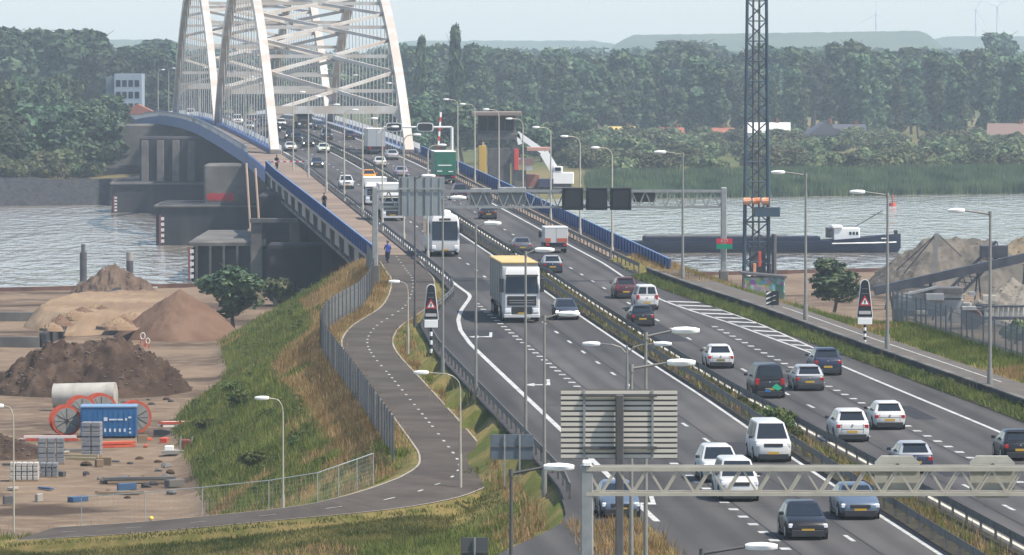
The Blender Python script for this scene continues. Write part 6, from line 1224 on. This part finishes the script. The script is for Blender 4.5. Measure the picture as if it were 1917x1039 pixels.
for k in range(5):
    for j in range(4): mb = MB(); mb.box(-2.9+j*1.5, -1.8+j*1.5, -.05, 0, 4+k*2.8, 5.6+k*2.8); mb.build('window', GLASS, o)
o = thing('white_house', 'white house showing between trees left of the bridge end', 'house', PX(262, 1420, 3)); mb = MB(); mb.box(-5, 4, 0, 6, -1, 9.2); mb.build('wall', WW, o); mb = MB(); mb.prism([(-5.3, -.3, 9.2), (4.3, -.3, 9.2), (-.5, -.3, 11.6)], (0, 6.6, 0)); mb.build('roof', RT, o)
for k in range(4): mb = MB(); mb.box(-4+k*2, -3+k*2, -.05, 0, 6.2, 8); mb.build('window', GLASS, o)
for k, (px, hy, rot) in enumerate(((1640, 26, .0), (1827, 18, .5), (1867, 12, .9))):
    Y = 7200; h = at(px, hy, Y); o = thing('wind_turbine', ('hazy wind turbine above the far wooded hill', 'left of two faint wind turbines at far right', 'right of two faint wind turbines at far right')[k], 'wind turbine', (h.x, Y, 3)); TW = mat('turbine_white', (.55,.55,.56), .6); hz_ = h.z-3
    mb = MB(); mb.tube((0,0,0), (0,0,hz_), 1.5, .9, 10); mb.build('tower', TW, o, smooth=60); mb = MB(); mb.cbox(-1.3, 1.3, -3, 3, hz_-1.2, hz_+1.4, .3); mb.build('nacelle', TW, o)
    for j in range(3): a = rot+j*2.094; e = Vector((math.sin(a)*25, -3.4, hz_+math.cos(a)*25)); mb = MB(); mb.tube((0, -3.4, hz_), e, .7, .15, 6); mb.build('blade', TW, o)
# ------------------------------------------------------------------ grass and scrub
dry = []; grn = []; scr = []; short = []
pa = _PA
def onpath(x, y): return float(((pa[:, 0]-x)**2+(pa[:, 1]-y)**2).min()) < 3.6
k = 0
while k < 60000:
    y = 226+abs(RNG.random())**1.15*300; e = CX(y)+LEFT_RAIL(y)-1.1; x = e-RNG.random()**1.1*(27 if y > 318 else 48)
    if y < 268 and x > e: continue
    z = terrain(x, y)
    if (z < 2.35 and y > 318) or onpath(x, y): k += 1; continue
    i = int(((pa[:, 0]-x)**2+(pa[:, 1]-y)**2).argmin()); sd = (x-pa[i, 0])*_PN[i, 0]+(y-pa[i, 1])*_PN[i, 1]
    dp_ = math.sqrt(((pa[i, 0]-x)**2+(pa[i, 1]-y)**2))
    if sd > 0 and y < 322 and dp_ < 10 and x < e-.6: short.append((x, y, z-.02)); k += 1; continue
    g = mnoise.noise((x*.14, y*.05, 5))+.5*mnoise.noise((x*.5, y*.2, 8))+(.42 if z < 6.2 and sd < 0 and y > 320 else -.30)+(.25 if y < 300 else 0)
    (grn if g > 0 else dry).append((x, y, z-.03)); k += 1
    if g > .12 and sd < 0 and y > 300 and RNG.random() < .014: scr.append((x, y, RNG.uniform(.25, .6), z-.1))
for k in range(7200):
    y = 232+RNG.random()*270; x = CX(y)+RIGHT_RAIL(y)+3.3+RNG.random()*4.2; (grn if mnoise.noise((x*.2, y*.1, 2)) > -.25 else dry).append((x, y, terrain(x, y)-.03))
for k in range(2600):
    y = 232+RNG.random()*260; x = CX(y)+RIGHT_RAIL(y)-.1-RNG.random()*1.2; grn.append((x, y, ZR(y)+.08))
    if RNG.random() < .09: scr.append((x, y, RNG.uniform(.2, .4), ZR(y)+.05))
for k in range(700):
    y = 205+RNG.random()*44; x = CX(y)+RNG.uniform(-15, -12); dry.append((x, y, ZR(y)+.03))
for k in range(1500):
    y = 474+RNG.random()*60; x = CX(y)+9.5+RNG.random()*14; dry.append((x, y, terrain(x, y)))
for k in range(1600):
    y = 185+RNG.random()*330; x = CX(y)+RNG.uniform(-.5, .5); (dry if RNG.random() < .5 else grn).append((x, y, ZR(y)+.04))
    if RNG.random() < (.10 if 300 < y < 345 else .035): scr.append((x, y, RNG.uniform(.18, .42), ZR(y)+.02))
DRYM = foliage('dry_grass', (.24,.17,.06), (.5,.38,.165), .3, .25); GRNM = foliage('green_grass', (.075,.12,.022), (.19,.24,.06), .3, .25)
blades('dry_grass', dry, .42, .026, DRYM, 'tall dry tan grass on the embankment and verges', .28, 7, .22); blades('green_grass', grn, .4, .03, GRNM, 'green grass and weeds on the embankment', .3, 7, .22)
for k in range(3200):
    x = RNG.uniform(-26, -1.5); yl = float(np.interp(x, _lx, _ly)); y = yl-2.1-RNG.random()*16; z = terrain(x, y)
    if x < CX(y)+LEFT_RAIL(y)-1.2: short.append((x, y, z-.02))
for i in range(_tip-6, len(PATHC)):
    for j in range(9):
        q = side(i, 1, RNG.uniform(.1, 1.3), 0); short.append((q.x+RNG.normal()*.4, q.y, q.z-.12))
for i in range(14, _tip+4):                              # verge between path and exit lane
    for j in range(26):
        q = side(i, 1, RNG.uniform(.15, 4.0), 0); x, y = q.x, q.y+RNG.uniform(-.5, .5)
        if x < CX(y)+LEFT_RAIL(y)-.3: (dry if mnoise.noise((x*.3, y*.12, 4)) > -.2 else grn).append((x, y, terrain(x, y)-.03))
    for j in range(6): q = side(i, -1, RNG.uniform(.15, 1.2), 0); dry.append((q.x, q.y, terrain(q.x, q.y)-.03))
for k in range(5200):
    x = RNG.uniform(-27, -1.5); yl = float(np.interp(x, _lx, _ly)); y = yl-2.6-RNG.random()**1.3*14
    if x < CX(y)+LEFT_RAIL(y)-1.2: short.append((x, y, terrain(x, y)-.02))
wd = [p for p in grn+dry if RNG.random() < .05]; blades('tall_weeds', wd, .85, .02, foliage('weed_stems', (.06,.075,.02), (.24,.22,.08), .3, .3), 'tall scattered weed stems on verges and slope', .18, 5, .25)
for k in range(6):
    px = random.uniform(330, 560); py = random.uniform(690, 880); c = None
    for z in np.arange(2.2, 8, .2):
        q = G(px, py, z)
        if terrain(q.x, q.y) <= z: c = q; break
    if c is not None: plant('shrub', (c.x, c.y, c.z-.1), random.uniform(.6, 1.0), 'leafy shrub growing on the left embankment slope', 'shrub', 'shrubs on the embankment slope', wf=1.2, name='slope_shrub')
blades('short_grass', short, .17, .03, foliage('short_grass', (.06,.075,.018), (.22,.19,.07), .3, .3), 'short worn grass in front of the lower path bend', .3, 10, .35)
def scrub(name, label, spots, m, leaf=.13):
    base = [crown_cloud(70+i, lobes_for(70+i, 2.4, 1.4, 'bush'), 170, leaf) for i in range(4)]; VV = []; FF = []; c = 0
    for (x, y, s, z) in spots:
        V, F = base[RNG.integers(4)]; W = V*s+np.array([x, y, z]); VV.append(W); FF.append(F+c); c += len(W)
    o = raw(name, np.concatenate(VV), np.concatenate(FF), m); o['kind'] = 'stuff'; o['label'] = label
scrub('embankment_scrub', 'low green scrub on the slope, parapet foot and median', scr, foliage('scrub_leaves', (.04,.065,.018), (.13,.155,.045), .25, .3))
for y, s in ((306, 1.25), (310, 1.4), (315, 1.2), (301, .9), (322, .8), (330, .7)): plant('shrub', (CX(y)+.1, y, ZR(y)+.03), 0.75*s, 'leafy green shrub growing in the median strip', 'shrub', 'median shrubs', wf=1.0, name='median_shrub')
